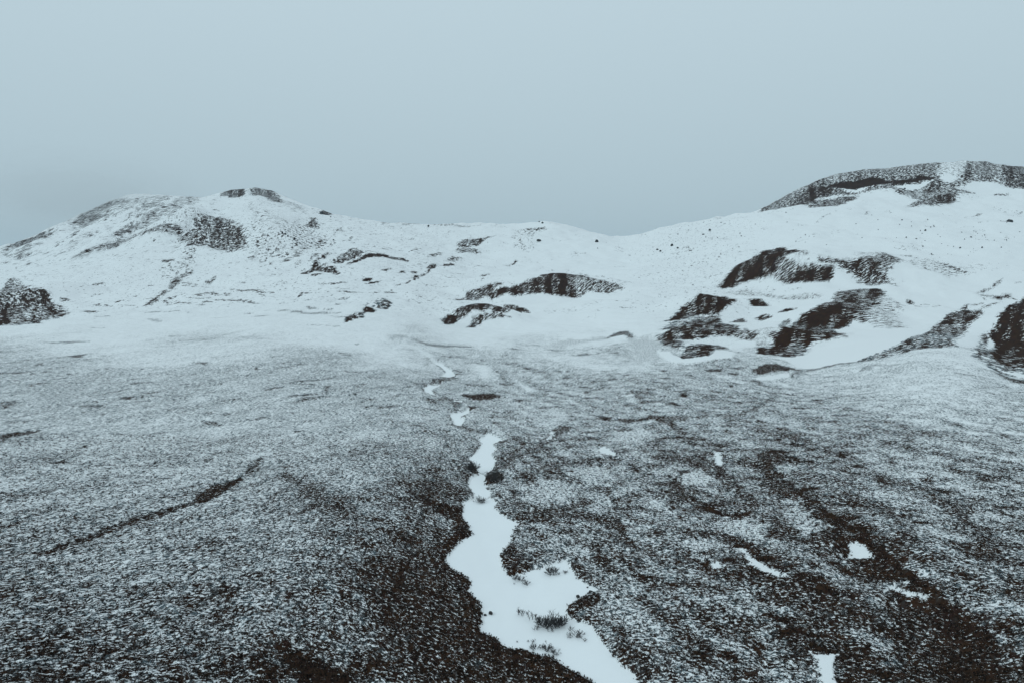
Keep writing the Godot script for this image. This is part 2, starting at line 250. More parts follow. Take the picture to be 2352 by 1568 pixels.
	[0.28,1.03,1.6,9,0,0,-203.5,688.1,-204,696.9,-205.9,709.6,-206.6,711.6,-206,702.3,-204.2,690],
	[0.36,1.12,1.6,9,0,0,-262.8,750,-259.1,753.2,-258.4,764.5,-259.1,766.2,-261.1,757.8,-263.4,751.7],
	[0.36,1.13,1.6,9,0,0,-196.4,742.8,-198.1,761.5,-201,783.7,-202,786.6,-200.7,768.8,-197.3,745.3],
	[0.35,0.95,1.6,9,0,0,-195.7,637.2,-194.4,638.8,-194.9,645.6,-195.7,648,-196.8,645.7,-196.6,639.6],
	[0.26,1.06,1.6,9,0,0,-168.3,687.4,-171.4,718.9,-174.6,750.7,-175.3,752.9,-173.3,724.4,-168.9,689.1],
	[0.33,1.43,1.6,9,0,0,-239.7,928,-242.9,966,-245.9,1002.8,-246.7,1005.3,-245.2,972.2,-240.5,929.9],
	[0.32,1.27,1.6,9,0,0,-279.5,833.3,-283,859.4,-288.6,891,-289.6,893.2,-285.8,865.3,-280.4,835.2],
	[0.40,1.26,1.6,9,0,0,-308.8,848.4,-306.3,850.9,-305.3,856.6,-306.5,859.8,-310,859.7,-310.2,851.4],
	[0.28,0.98,1.6,9,0,0,-183.3,653.1,-181.7,662,-181,673.8,-181.7,676,-183.6,668,-184,655.1],
	[0.39,1.22,1.6,9,0,0,-215.3,807.2,-215.6,824.1,-218.2,848.1,-219.4,851.5,-219.1,833.9,-216.6,810.9],
	[0.64,0.98,1.6,9,0,0,-206.8,656.9,-205.7,662.2,-206.8,673.7,-208,677.2,-209.3,672,-208.1,660.3],
	[0.22,1.06,1.6,9,0,0,-256.7,702.9,-257.7,713.8,-260.2,728,-261,729.7,-261,721.3,-257.8,705.4],
	[0.35,1.27,1.6,9,0,0,-286.6,849.1,-286.2,854.7,-287.6,864.8,-288.8,867.5,-289.4,862.3,-287.7,851.6],
	[0.62,1.11,1.6,9,0,0,-175.5,728,-176.5,745.7,-179.6,770.8,-180.7,774.2,-179.5,754.7,-176.6,731],
	[0.32,1.02,1.6,9,0,0,-244.1,679.4,-242.8,685.1,-245,700.2,-246,702.4,-245.5,691.7,-245,681.8],
	[0.33,1.04,1.6,9,0,0,-178.4,690.5,-177.8,701,-179.5,720,-180.1,721.9,-179.6,706.5,-179,692.4],
	[0.63,1.43,1.6,9,0,0,-247.8,958.7,-246.9,965.2,-246.9,973.9,-247.8,977.1,-249.6,973.8,-248.7,961.5],
	[0.23,0.62,1.6,9,0,0,-108.9,421.4,-106.2,419.9,-104.6,422.2,-104.9,423.5,-107.2,423.7,-109.2,422.8],
	[0.29,0.54,1.6,9,0,0,-96.5,363.8,-93.1,361.4,-91.3,365.2,-91.6,366.3,-93.9,364.6,-96.8,364.9],
	[0.35,0.85,1.6,9,0,0,-230.3,579,-223.4,569.8,-220.6,570.9,-221.8,573.9,-226.7,578.3,-231.4,581.9],
	[0.35,0.71,1.6,9,0,0,-147.1,480,-143.6,478.9,-141.4,481.7,-142.1,484.3,-146,486.6,-148,482.7],
	[0.27,0.58,1.6,9,0,0,-119.9,397.3,-115.3,391.8,-113.4,395.8,-114.1,398.1,-117.2,398.5,-120.6,399.7],
	[0.21,0.58,1.6,9,0,0,-108.1,392.6,-103.9,388.6,-100.9,389.6,-101.1,390.3,-104.4,390.8,-108.4,393.7],
	[0.34,0.67,1.6,9,0,0,-279.1,452.4,-274.9,449.4,-273,450.1,-274.9,453.2,-280.3,458.2,-281,455.5],
	[0.34,0.74,1.6,9,0,0,-306.1,504.9,-300,504,-291.9,499.5,-293,501.4,-303.2,509.4,-307.2,506.8],
	[0.34,0.87,1.6,9,0,0,-287.3,595,-279,591.2,-270.7,587.2,-271.5,589,-281.4,596.3,-288.2,596.8],
	[0.18,0.97,1.6,9,0,0,-402.3,656.9,-394.6,656.3,-387.1,655.6,-388.3,657.7,-398.2,662.2,-403.6,659],
	[0.19,0.90,1.6,9,0,0,-324.4,610.6,-319,604.9,-317.1,605.8,-318.4,608.2,-322.5,611.7,-325.6,613],
	[0.20,0.84,1.6,9,0,0,-318.4,569.1,-313.1,565.5,-310.5,566.7,-311.4,568.3,-315.7,570.2,-319.3,570.7],
	[0.25,0.77,1.6,9,0,0,-220.9,522.9,-215.4,516.6,-212.8,517.6,-214,520.4,-218.7,524.7,-222.1,525.7],
	[0.34,0.67,1.6,9,0,0,-242.7,451.7,-235.6,445.2,-235.2,451.4,-236.3,453.6,-239,451.6,-243.9,454],
	[0.61,0.60,1.6,9,0,0,-194.5,407.4,-191.3,403.4,-190.9,405.1,-191.8,406.9,-193.7,408.4,-195.3,409.2],
	[0.23,0.89,1.6,9,0,0,-292.8,610.7,-284.1,604.1,-276.1,598.8,-277.4,601.7,-288,612.5,-294.3,613.6],
	[0.32,0.72,1.6,9,0,0,-251,494.4,-243.4,486.6,-240.5,488.3,-241.7,490.7,-246.8,493.6,-252.2,496.8],
	[0.65,0.62,1.6,9,0,0,-256.9,421.2,-251.5,419.1,-250.3,424.2,-251.7,426.5,-255.3,425.5,-258.3,423.5],
	[0.24,0.65,1.6,9,0,0,-129.7,441.4,-125.7,438.1,-122.7,438.4,-123.3,440.5,-127.4,444.3,-130.3,443.6],
	[0.31,0.66,1.6,9,0,0,-206.7,446.5,-203.1,446,-199.4,444.8,-200.7,448,-207.2,455,-208.2,449.7],
	[0.26,0.76,1.6,9,0,0,-302.4,517.8,-295.9,513.2,-295.5,519.2,-297.1,521.9,-300.4,521,-304,520.6],
	[0.21,0.54,1.6,9,0,0,-138.2,362.3,-133.6,361.8,-129,361.1,-129.6,362.9,-135.6,367.2,-138.9,364.3],
	[0.28,0.55,1.6,9,0,0,-164.8,372.6,-159.9,370.1,-155.9,369.6,-156.4,370.9,-161.5,373.9,-165.4,373.9],
	[0.61,0.56,1.6,9,0,0,-206.4,385.6,-197.5,377.4,-192.9,377.2,-194.5,380.3,-202.2,386.5,-208.1,388.8],
	[0.25,0.69,1.6,9,0,0,-210.7,463.8,-207.3,463.6,-203.1,461.5,-204.2,464.1,-210.7,471.2,-211.9,466.5],
	[0.24,0.76,1.6,9,0,0,-239.5,517.2,-234.1,511.7,-230.9,510.9,-231.6,512.7,-236.4,516.8,-240.3,519],
	[0.35,0.65,1.6,9,0,0,-151,438.7,-148.7,439,-145.8,437.4,-146.2,438.7,-149.9,442.7,-151.4,440],
	[0.64,0.58,1.6,9,0,0,-142.1,390.6,-139.8,387.9,-138.9,389,-139.4,390.4,-141.2,391.9,-142.6,392],
	[0.33,0.53,1.6,9,0,0,-91,354.1,-88.4,357.1,-85.4,358.5,-85.8,360.4,-89.7,362.5,-91.4,355.9],
	[0.19,0.75,1.6,9,0,0,-259.4,508,-250.6,499.9,-248.6,505.2,-249.5,507.1,-253.4,505.4,-260.4,510],
	[0.29,2.01,1.0,1.09,432,144,-73.7,930.2,-70.9,976.2,-58,971.8,-37,970.3,-24.7,979.6,-36.7,962.6,-48,938.3,-63,921],
	[0.84,6.48,1.0,1.33,360,234,7.4,1033.1,49,1017.2,29.5,953.6,21.6,881.8,6.7,923.3],
	[0.30,1.73,1.0,9,0,0,20.9,1036.9,49.5,1028.5,44.5,1014.6,27.1,1018.1],
	[0.38,2.11,1.0,1.09,432,144,-98.5,803.5,-97.5,840,-88.6,859.2,-87.6,832.2],
	[0.38,2.07,1.0,1.09,432,144,-78.8,796.8,-73.5,835.6,-62.4,844.4,-71.1,807.7],
	[0.38,2.26,1.0,1.09,432,144,-74.1,909.9,-58.9,918.8,-41.9,894.6,-58.3,879.6,-67.2,870.9],
	[0.30,1.68,1.0,1.09,432,144,-101.4,671.2,-94,670.3,-94,650.3],
	[0.30,1.65,1.0,1.09,432,144,-105.1,640.3,-106.3,670.3,-101.6,644.8],
	[0.38,2.05,1.0,1.09,432,144,-9.8,800.1,6,829.3,-2.9,800.7],
	[0.30,1.75,1.0,1.09,432,144,-32.9,669.5,-24.7,726,-25.4,701.3,-30.1,670.4],
	[0.38,1.97,1.0,1.09,432,144,-42.7,768,-35.6,795.4,-38,774],
	[0.19,1.62,1.0,1.05,394,70,-43.9,508.7,-36.2,561.7,-23.5,579.4,-7.2,582,-13.2,570,-18.9,555.9,-30.1,539.7,-39.8,512.5],
	[0.12,1.46,1.0,1.05,394,70,-20.1,554.1,-9.5,567.7,-0.8,570.8,9.3,582.6,23.9,599.7,46.3,703.9,66.7,693.8,65.6,600.1,68.6,581.1,63.3,567.1,52.9,548.8,45.9,549.9,36.7,555.8,19.8,556.1,11.2,551.1,1.6,544.5,-3.2,551.3,-16.2,543.6],
	[0.31,1.69,1.0,1.05,394,70,50.7,609,67.8,596.9,82,586.9,88.6,580.1,91.4,561.5,82.7,564.7,79.1,548.3,72.3,560.2,63.3,567.1,52.7,559.6],
	[0.72,2.27,1.0,9,0,0,53.1,713.1,71.7,713,87.6,680.3,94.2,599.5,85.3,662.1],
	[0.06,0.87,1.0,1.12,273,59,-43.7,415.4,-39.6,425.7,-33.2,427.1,-25.6,424.7,-28.2,422.1,-32.3,415.1,-36.6,392.9,-39.2,392.6],
	[0.06,0.93,1.0,1.12,273,59,-36.7,429.9,-33.9,435.7,-28.6,442.6,-21.9,510.2,-12.3,444.7,-14.8,432,-18.3,426.6,-24.9,427.8,-30.4,427.2],
	[0.13,0.98,1.0,1.12,273,59,-13.8,432.2,-9.4,445.6,-6.3,510.3,2.6,508.3,8.9,492.5,12.5,471.6,7.6,475.5,0.3,447.6,-4.4,429.9,-10.9,429],
	[0.15,1.05,1.0,1.12,273,59,-25.8,398.4,-23.4,417.2,-16.4,424.9,-7.1,426.2,-0.8,424.5,-9.8,420.7,-17.8,413.7,-22.4,400.2],
	[0.75,2.61,1.0,9,0,0,-54,344.9,-49.4,366.9,-44,339.9,-48.3,326.6],
	[0.60,1.30,1.0,9,0,0,-55.4,306.4,-49.3,314.4,-47.3,310.2,-53.3,302],
	[0.30,1.03,1.0,9,0,0,-44.3,307.7,-36.7,300.4,-28.1,300.2,-18,307.1,-18.1,309,-28.5,305.5,-37.2,305.8,-44.5,309.6],
	[0.09,0.36,1.0,9,0,0,-65.4,282.4,-63.8,282.4,-64.1,280.1],
	[0.18,0.87,1.0,9,0,0,44.7,338.2,54.9,357.1,61.1,361.3,60.1,335.6,57.8,328.3,57.2,347.1,51.6,345],
	[0.72,1.96,1.0,9,0,0,15.8,323,25.5,339.7,38.8,338.8,45,346.2,46,337.4,31.9,328.7,20.9,314.4],
	[0.68,2.95,1.0,9,0,0,59.5,330.3,65.1,322.2,60.8,284.9,56.9,274.8,48.9,260.6,48.8,276.8],
	[0.08,1.43,1.0,0.40,456,65,159.9,534.7,177.5,559.7,216.8,629.7,240.5,655.5,257.2,667.9,259.8,654.7,225.5,542.7,229.8,535.2,221,540.7,214.3,542.5,212.1,533.5,205.1,524.2,196.5,527.1,186,531.7,175.7,530.1,161.6,528.1],
	[0.03,2.43,1.0,0.40,456,65,177.5,559.7,216.8,629.7,240.5,655.5,251.2,656,213.8,541.2,202.9,538.1,186.9,541.9,171.3,539.7,162.9,536.6],
	[0.27,1.95,1.0,0.37,334,65,210.4,542,216.7,529.5,220.2,520.2,232.3,515,240.9,512.9,231.3,499.1,224.2,496,212.3,500.3,203.4,507.2,200.9,519.4,203.8,530.7],
	[0.13,1.71,1.0,0.37,334,65,207.3,517.5,217.4,513.1,231.9,511.1,238.6,510.3,228.2,497.1,215.8,497.7,205.6,506.7],
	[0.30,2.17,1.0,0.48,364,65,235.5,528.2,250.6,524,268.1,527.5,311.4,573.8,307.4,540.7,281.2,512.9,272,499.7,271.8,486.3,258.3,486.4,249.1,492.9,253.8,505.2,245.7,513.1,233.8,521.4],
	[0.12,2.17,1.0,0.48,364,65,247.3,522,262.7,523.8,277.2,528.5,277,518.5,259.5,497.9,253.1,501.4,258.2,512,246.6,515],
	[0.82,3.09,1.0,0.48,364,65,304.6,533.5,336.2,555.2,340,530.4,341.4,514.5,337.9,515.6,320.8,503.6,307.7,517.3],
	[0.30,1.33,1.0,0.48,364,65,336,536,340,530.4,341.4,514.5,333.9,520.7],
	[0.70,1.90,1.0,0.48,364,65,269.3,537.6,307.9,587.4,326.7,572.7,329.1,554,314.1,573.9],
	[0.06,0.92,1.0,0.61,364,54,83.5,379.6,105,422.2,117.8,433.6,145.9,502.9,157.6,502.9,157.3,477.6,136.9,429.7,124.9,416,112.2,412.2,95,388.7],
	[0.33,1.27,1.0,0.61,364,54,71.8,330.9,85.4,370.5,110.6,406,125.9,416.2,121.1,403,99.2,380.3,76.5,328],
	[0.12,1.13,1.0,0.61,364,54,67.8,319.3,76.5,328,99.2,380.3,124.6,408.6,117.9,383.2,122.3,366.8,105,319,95.1,320.8,85.6,313.5,77.5,310,70.4,284,66.8,294.9],
	[0.18,0.71,1.0,0.61,364,54,65.9,265.4,74,287.6,83.6,300.5,91.6,301.5,93,290.4,83.7,281.6,78.2,269.5,69,263.1],
	[0.68,1.64,1.0,0.61,364,54,159.1,511.8,175.9,515.8,182.1,500,185.8,479.2,207.4,462.8,204.2,453,190.1,462.3,177.3,486.3,166.3,501],
	[0.06,0.98,1.0,0.61,364,54,165.7,478.9,173.8,476.6,171.7,453.8,166.2,455.5,161.5,460.1],
	[0.06,0.85,1.0,0.61,364,54,157.3,402.9,164.6,409.1,167.8,402.6,160.7,396.7],
	[0.15,0.85,1.0,0.61,364,54,144.3,404.9,152.2,411.3,151.9,397.3,144.2,394.2],
	[0.21,0.83,1.0,0.61,364,54,123,385.3,137.7,407.8,135.2,392.1,127,383.7],
	[0.24,0.74,1.0,0.61,364,54,123,323.6,152.7,383.1,156,382.6,128.4,323.7],
	[0.33,0.69,1.0,0.61,364,54,105.3,324.6,123.9,361.3,114.9,317.7,110.2,312.5,106.1,317.7],
	[0.06,0.93,1.0,0.61,364,54,258.1,445.9,260.5,446.4,258.9,439.9,254.5,436.8],
	[0.14,1.05,1.0,0.26,456,59,119.2,313.3,126.1,316,153.9,372.9,164,384.7,175,394,185.6,405.3,220.7,463.7,235.5,472,251,472.3,253.9,464.3,238.6,444.4,210.9,395.7,199.2,376.6,189.8,370.1,188.1,375.5,172.5,357,166.3,352.7,153.5,311.3,143.4,306.7,137.6,305,129.9,298.5,119.5,282,110.8,278.3,105.3,279.4,102.1,281.5,109.3,297.6,115.7,299.9,119.4,306],
	[0.05,2.10,1.0,0.26,456,59,118.8,304.4,126.8,315.9,158.6,375.9,169.1,384.2,184.6,392.9,195.1,399.5,192.1,387.6,178.2,376.7,169.1,372,157.4,360.7,135.1,309.2,125.8,304.1],
	[0.18,2.18,1.0,0.26,456,59,218,453.3,250.1,470.6,251.1,462.1,232,439.6,199.5,380.7,187.3,379.4],
	[0.68,2.04,1.0,0.26,456,59,238.6,444.4,248.8,451.7,246.3,430.3,237.8,420.5,215.4,383.6,208.6,359,193.5,359,195.2,373.9],
	[0.03,0.61,1.0,9,0,0,107.6,296.9,111.5,299.8,104.4,279.6,101.1,278.8],
	[0.31,1.22,1.0,0.48,220,80,125.9,247.4,149.9,270.3,177.4,302.3,234.2,375.9,267.7,415,284.6,427.6,294.3,427.2,263.5,383.4,245.9,367.2,235,353,198.9,307,172.3,264.3,161.3,258.1,150,254.2,137.2,247,129.1,242.6],
	[0.10,0.84,1.0,0.48,220,80,236,378.2,267.7,415,284.2,428.4,294,426.4,256.2,377.8,247.3,374.6,243,376],
	[0.21,0.75,1.0,0.48,220,80,236.6,365.8,246.3,369.1,242.8,362.3,226.3,346,223.8,347.1],
	[0.21,0.59,1.0,0.48,220,80,167.1,269.4,203.2,316.1,175.8,270.2,163.2,258.3],
	[0.21,0.58,1.0,0.48,220,80,148.5,267.7,160,280.3,174.2,294.5,158.1,272.5,147.3,262.1],
	[0.21,0.57,1.0,0.48,220,80,155.5,264.8,170.8,282,175,282.3,156.3,255.9],
	[0.21,0.96,1.0,0.48,220,80,316.1,461.3,336.3,459.6,319.8,448.2],
	[0.21,1.01,1.0,0.48,220,80,316.7,465.4,339.2,482.6,355.2,495.9,348.4,489.4,332.1,475.4],
	[0.21,0.91,1.0,0.48,220,80,296.9,431,311.6,439.3,300.7,430.7],
	[0.21,0.93,1.0,0.48,220,80,295.2,439.1,305.7,444.2,296.6,435],
	[0.21,0.91,1.0,0.48,220,80,279.6,427.5,295.5,441.1,288.2,431.5],
	[0.30,1.12,1.0,0.36,225,75,166.5,244.2,243.1,350.4,252.2,356.5,251.2,350.2,190.8,267,172,229,157.8,206.5,153.9,204.6,152.4,211.4,158.3,230.4],
	[0.03,0.85,1.0,0.36,225,75,401.3,484.9,337.9,451.3,308.2,425.7,259.2,364.4,249.9,353.1,230.2,323.4,184.2,260.3,171,233.6,174.7,231,183.5,218.8],
	[1.00,0.47,1.0,9,0,0,243.8,347.7,238.3,335.4,220.6,310.2,209.1,298.9],
	[1.00,0.31,1.0,9,0,0,154.8,215.7,161.2,213,164.4,207.5,161,203.1,155.1,204.8],
	[0.15,0.44,1.0,9,0,0,149.8,211.2,151.2,202.9,155.7,196.4,151.9,191.4,147.5,197.7],
	[1.00,0.33,1.0,9,0,0,96.2,300.3,104.4,312.6,110.8,307.9,107.9,299.3,93,288.2],
	[1.00,0.30,1.0,9,0,0,61.3,287.9,65.8,281.3,66.1,263.8,78.9,269.5,85.5,283.4,92.3,279.6,86.2,264.9,79.1,262,69.8,254.5,61,257.9,59.8,275],
	[1.00,0.42,1.0,9,0,0,102.2,271,115.1,277.6,124.4,285.5,131.1,296.3,153.5,309.8,178.5,352.5,199.9,341.1,224.7,363.3,177.4,302.3,150.5,271.3,126.4,248.5,121,251.6,110,248,106.4,250.5,106.5,259.4,108.7,268.2],
	[1.00,0.25,1.0,9,0,0,80.2,224,88.4,230.9,95.9,234.8,100.7,238.3,96.7,232.7,85.4,222.9,80.4,220.7],
	[0.07,0.61,1.0,9,0,0,83.5,235.7,88.6,240.6,100.1,255.7,103.5,252.2,105.6,245.8,96.3,237.2,89.9,235,85.3,231.4],
	[0.12,0.50,1.0,9,0,0,68.3,239.6,75.3,241.5,71.9,233.9,68.2,234.3],
	[0.30,0.62,1.0,9,0,0,95,230.9,107.8,245.3,118.3,245.8,126,247.6,126.8,249.3,120.3,250.3,109.5,249.7,95.2,231.7],
	[0.32,2.55,1.0,0.22,210,158,332.3,957.7,413.8,1119.7,442,1132.6,435.9,1065.2,485.8,1130.4,511.1,1130.5,538.6,1126.4,565.3,1113.6,603,1101.2,630.8,1093,654.6,1085.2,668.9,1088.5,583.9,946.9,554.3,926.7,532,910,502.5,885.4,512.7,933.3,478.2,955.6,453.9,918.9,390.5,831.3,367.1,851.5,392,998.8,312.7,866.3],
	[0.15,5.02,1.0,0.22,210,158,421.8,1030.3,445.1,1035.1,462.7,1026.5,470.9,1005.3,476.4,969.3,473.3,959.2,452.8,965.3,440.2,982.5,414.3,977.2,396.1,991.6],
	[0.19,3.06,1.0,0.22,210,158,430.3,959.5,448.6,948.7,459.1,927.9,415.2,858.5,389.4,841.7],
	[0.85,3.24,1.0,0.22,210,158,432.3,987.8,448.1,969.5,474.8,948.6,463.7,939,431.7,962.6],
	[1.00,1.06,1.0,9,0,0,471.6,991.7,478.8,967.3,499.8,965.9,486.4,955.6,473.8,956.8,470.9,979],
	[1.00,1.02,1.0,9,0,0,519.2,942.4,549.3,935,576.6,942.9,539.3,917.3,525.4,921,518.1,937.3],
	[0.01,1.64,1.0,9,0,0,443.2,1013.8,452.3,1018.8,479.4,1016.6,492.1,1006.1,515.7,994.3,525.8,970.8,534.2,958.2,555.4,957.6,563.5,966.2,573.2,948.2,580.1,944.7,562,940.2,542.6,943.3,527.3,942.4,518.9,954.4,509.6,958.8,491.1,965.1,479,971.3,473.8,992.7,465.2,1008.2],
	[1.00,1.71,1.0,9,0,0,583.9,946.9,595.3,952.2,597.6,937,584.7,921.1,574.4,925.4],
	[0.38,3.10,1.0,0.22,210,158,502.5,885.4,534.3,908.6,576.6,942.9,573,923,587.3,920.2,607.1,939.1,703.9,1079.4,714.4,1072.5,738.4,1074.6,754.3,1064.9,778,1058.3,774.3,972.2,685.7,858.1,654.6,888,644.4,898.3,636.9,917.5,610.6,921.6,578.5,903.3,568.9,887.8,580.6,867.8,551.8,860.5,536.4,836.2,508,813.7,479.5,792.2,460.5,805.5,497.7,845.3],
	[0.17,3.22,1.0,0.22,210,158,754.3,1064.9,778,1058.3,774.3,972.2,690.8,864.6,656.8,891,645.6,902.3,660.5,935.7],
	[0.19,2.81,1.0,0.22,210,158,487.2,827.2,522,861.2,545.5,862.5,535,836.3,499.7,814.1,481.2,797.5],
	[0.19,3.08,1.0,0.22,210,158,549.5,918.3,576.8,940.3,571.3,922.8,542.4,895.3,529.8,895.2],
	[0.22,4.04,1.0,0.22,210,158,608.5,938.7,645.9,987.4,661.1,992.3,628.3,944.2,607.6,929.5],
	[0.78,3.39,1.0,0.22,210,158,666.1,1084,683.3,1082.7,703.9,1079.4,613.6,947,600.1,941,596.5,954.2,587.4,952.8],
	[0.22,1.81,1.0,9,0,0,598.1,857.8,615.4,858.9,617.5,862,600.2,861],
	[0.18,1.50,1.0,9,0,0,499,703.9,512.8,712.9,515.3,716.6,501.4,707.5],
	[0.22,1.59,1.0,9,0,0,506.6,752.9,511.8,756.7,514.1,760.4,508.8,756.5],
	[0.70,0.95,1.0,9,0,0,324.4,738.6,353.9,769.5,354.4,770.8,324.8,739.8],
	[0.70,0.95,1.0,9,0,0,488.3,749.2,511.2,755.9,512.1,757.3,489.2,750.6],
	[0.70,0.96,1.0,9,0,0,544.7,750.6,570.1,770.7,571,772.1,545.6,752],
	[0.70,0.98,1.0,9,0,0,391,765.4,401.5,778.1,402,779.4,391.5,766.6],
	[0.06,0.85,1.0,9,0,0,48.8,120.3,51.3,119.1,50.9,109.6,53.7,104.1,49.8,98,51.9,95.4,47.6,95.5,46.8,96.9,48.8,105.6,47.9,110.7],
	[0.05,0.62,1.0,9,0,0,47.9,98.6,52.1,95.9,50.1,90.8,46.2,91.3,45.6,93.1],
	[0.05,0.45,1.0,9,0,0,46.9,90.9,49.9,90.4,50.1,86,49,84.5,47.2,87.4],
	[0.04,0.79,1.0,9,0,0,45.9,81.8,50.5,78.6,51.1,76.7,51.2,71.7,50.1,67.5,45.3,59.7,41,60.9,46.1,70.5,47.1,78.4],
	[0.12,1.03,1.0,9,0,0,45.1,79.3,48.1,75.8,45.8,69.6,41.1,62.9,38,63.2,43.6,70.6],
	[0.07,0.51,1.0,9,0,0,33.5,102.1,37.3,100.8,36,98,33,99.7],
	[0.07,0.39,1.0,9,0,0,33.1,91.6,34.7,88.7,35.9,85.4,34.4,84.9,32.8,89.7],
	[0.15,0.77,1.0,9,0,0,33.4,88.4,36.7,84,37.2,79.1,35.8,73.7,34.4,74.9,34.4,82.1],
	[0.11,0.59,1.0,9,0,0,51.4,139.5,54.7,137.9,56.2,131.8,52.7,132.6,49.8,131.5],
	[0.12,0.52,1.0,9,0,0,65.6,92.8,65.9,89,62.4,85.6,63.1,89.5],
	[0.17,0.65,1.0,9,0,0,62,151.7,65.1,146.8,60.8,144.2],
	[0.15,0.64,1.0,9,0,0,34.5,133.9,31.6,126.9,30,123.7,30.2,118.1,32.9,124.2],
	[0.03,0.17,1.0,9,0,0,31.8,118.9,32.8,117.9,32.1,116.3],
	[0.08,0.59,1.0,9,0,0,41.8,138.6,43.7,138.2,40.7,127.7,39.7,128.4],
	[0.17,0.82,1.0,9,0,0,36.1,142.1,40.8,142.6,41.8,138.6,36.8,136.3],
	[0.11,0.64,1.0,9,0,0,36.5,72.2,37.6,69.8,34.2,62.6,32.1,63],
	[0.14,0.52,1.0,9,0,0,31.8,73.3,32.2,71,30.6,69.3],
	[0.11,0.63,1.0,9,0,0,36.4,177.5,40.7,174.3,40.3,167.8,37.6,172.3],
	[0.10,0.53,1.0,9,0,0,47.4,122.8,49.6,122.4,48.5,115.9,47.7,119.4],
	[0.14,0.65,1.0,9,0,0,26.3,90.2,30.7,88.9,30.4,87.1,27.1,88.3],
	[0.12,0.58,1.0,9,0,0,45.1,104.2,46.1,99.6,46.1,96.1,44,97],
	[0.17,0.75,1.0,9,0,0,41.3,108.2,44.1,98.7,42.1,97.1,40,102.9],
	[0.21,1.02,1.0,9,0,0,71.3,114.6,70.3,102.1,68.6,101.5,68.5,110.6],
	[0.20,0.87,1.0,9,0,0,66.6,122.9,70,114.9,68.1,115.3,66.4,120.5],
	[0.15,0.43,1.0,9,0,0,72.9,119.2,74.9,118.7,73.2,116],
	[0.14,0.83,1.0,9,0,0,39.1,79.7,40.2,76.7,41.9,74.3,39.9,72.4,38.3,76],
	[0.17,1.12,1.0,9,0,0,22.2,80.2,26.7,76.7,26.3,74,23,75.8],
	[0.05,0.60,1.0,9,0,0,-16,203.7,-11.9,204.1,-6.3,209.2,-3.5,204.8,-6.5,199.7,-11.6,197.9],
	[0.03,0.34,1.0,9,0,0,-12.3,189.7,-9.3,188.7,-11.6,185.2],
	[0.10,0.47,1.0,9,0,0,-25.8,221.5,-20.8,225.4,-23.9,219.8],
	[0.10,0.48,1.0,9,0,0,-21.6,228.8,-18.2,232.4,-18.9,228.8],
	[0.03,0.48,1.0,9,0,0,-1.6,228,0.5,228.8,-0.5,225.1],
	[0.27,1.02,1.0,9,0,0,-7.3,260.2,-3.4,239.8,-0,226.9,-2.4,231.7,-6,248],
	[0.10,0.58,1.0,9,0,0,26.2,175.9,29.2,177,32.1,175.1,37.1,177.3,40.8,177.7,40.9,173.3,34.8,174.3,29.3,173],
	[0.11,0.54,1.0,9,0,0,9.2,162.7,12.6,168.6,15.6,167.9,11.1,162.7,7.9,156.2],
	[0.08,0.58,1.0,9,0,0,0.7,112.6,4.4,114.2,7.4,113.1,4.3,111.2,1.6,111.1],
	[0.08,0.56,1.0,9,0,0,15.7,111.1,17.7,109.3,18,106.8,15.7,108.4],
	[0.06,0.40,1.0,9,0,0,24.3,135.9,26.4,136.5,25,133.9],
	[0.10,0.46,1.0,9,0,0,2,140.1,3.9,139.2,2.5,137.8],
	[0.10,0.43,1.0,9,0,0,37.3,195.6,39.3,197.5,41,196,39.3,193.8],
	[0.23,0.78,1.0,9,0,0,34,204,37.2,210.5,42.7,206.4,42.4,201.3,40.2,204.1],
	[0.30,1.25,1.0,9,0,0,26.5,295.3,33.1,301.5,35,297.9,28.5,291.9],
	[0.23,0.86,1.0,9,0,0,27.2,230.7,31.4,227.4,29.3,225.2],
	[0.06,0.35,1.0,9,0,0,-16.2,195.6,-14.6,195.4,-15.1,191.4,-16.2,191.3],
	[0.05,0.26,1.0,9,0,0,-14.8,178.1,-12.8,180.3,-12.5,177],
	[0.04,0.33,1.0,9,0,0,-5.5,128.8,-4.3,132.9,-2.2,133.6,-1.5,130.2,-3.4,127.4,-4.9,126.4],
	[0.03,0.30,1.0,9,0,0,-9.1,135.1,-7.6,137.4,-6.5,132.5,-8.4,133],
	[0.07,0.28,1.0,9,0,0,-1.9,155.5,-0.3,152.9,-3.5,153.7],
	[0.15,0.68,1.0,9,0,0,1.3,134.3,5.1,132.7,2.4,131.3],
	[0.19,0.92,1.0,9,0,0,-4.7,136,-0.3,143.5,5.6,146.4,-0.3,139.1,-3.5,133],
	[0.18,1.33,1.0,9,0,0,15.3,142.9,20.4,142.2,20.6,135.4,16.4,137],
	[0.15,0.78,1.0,9,0,0,9,135,12.9,135.3,11.5,131.3],
	[0.07,0.61,1.0,9,0,0,39.5,173.6,40.7,167.8,39,160.5],
	[0.04,0.37,1.0,9,0,0,29.6,127.6,31.5,128.7,30.6,125.1,29.6,124.5],
	[0.15,0.71,1.0,9,0,0,19,121.1,24.6,122.1,22.9,119.8],
	[0.08,0.48,1.0,9,0,0,-46.8,116.4,-49.2,113.5,-51,108,-49.6,102.8,-47.8,103.5,-47.7,108.7,-46.8,113.8],
	[0.20,0.53,1.0,9,0,0,-47.8,127.2,-47.7,121.9,-47.1,116.8,-46.7,116.3,-46.3,120,-47.3,126.5],
	[0.13,0.40,1.0,9,0,0,-49.8,103.2,-52.6,99.9,-54.6,96.6,-55.3,92.9,-56,90.5,-56.4,86,-57,80.3,-56.4,79.6,-55.2,84.5,-54.8,89.1,-54.2,91.4,-53.5,95,-51.4,97.9,-49.3,102.3],
	[0.03,0.63,1.0,9,0,0,-25.8,67.8,-24.3,68.8,-20.7,67.3,-18.1,66.2,-15.4,64,-20.6,62,-22.4,65.5,-24.4,67],
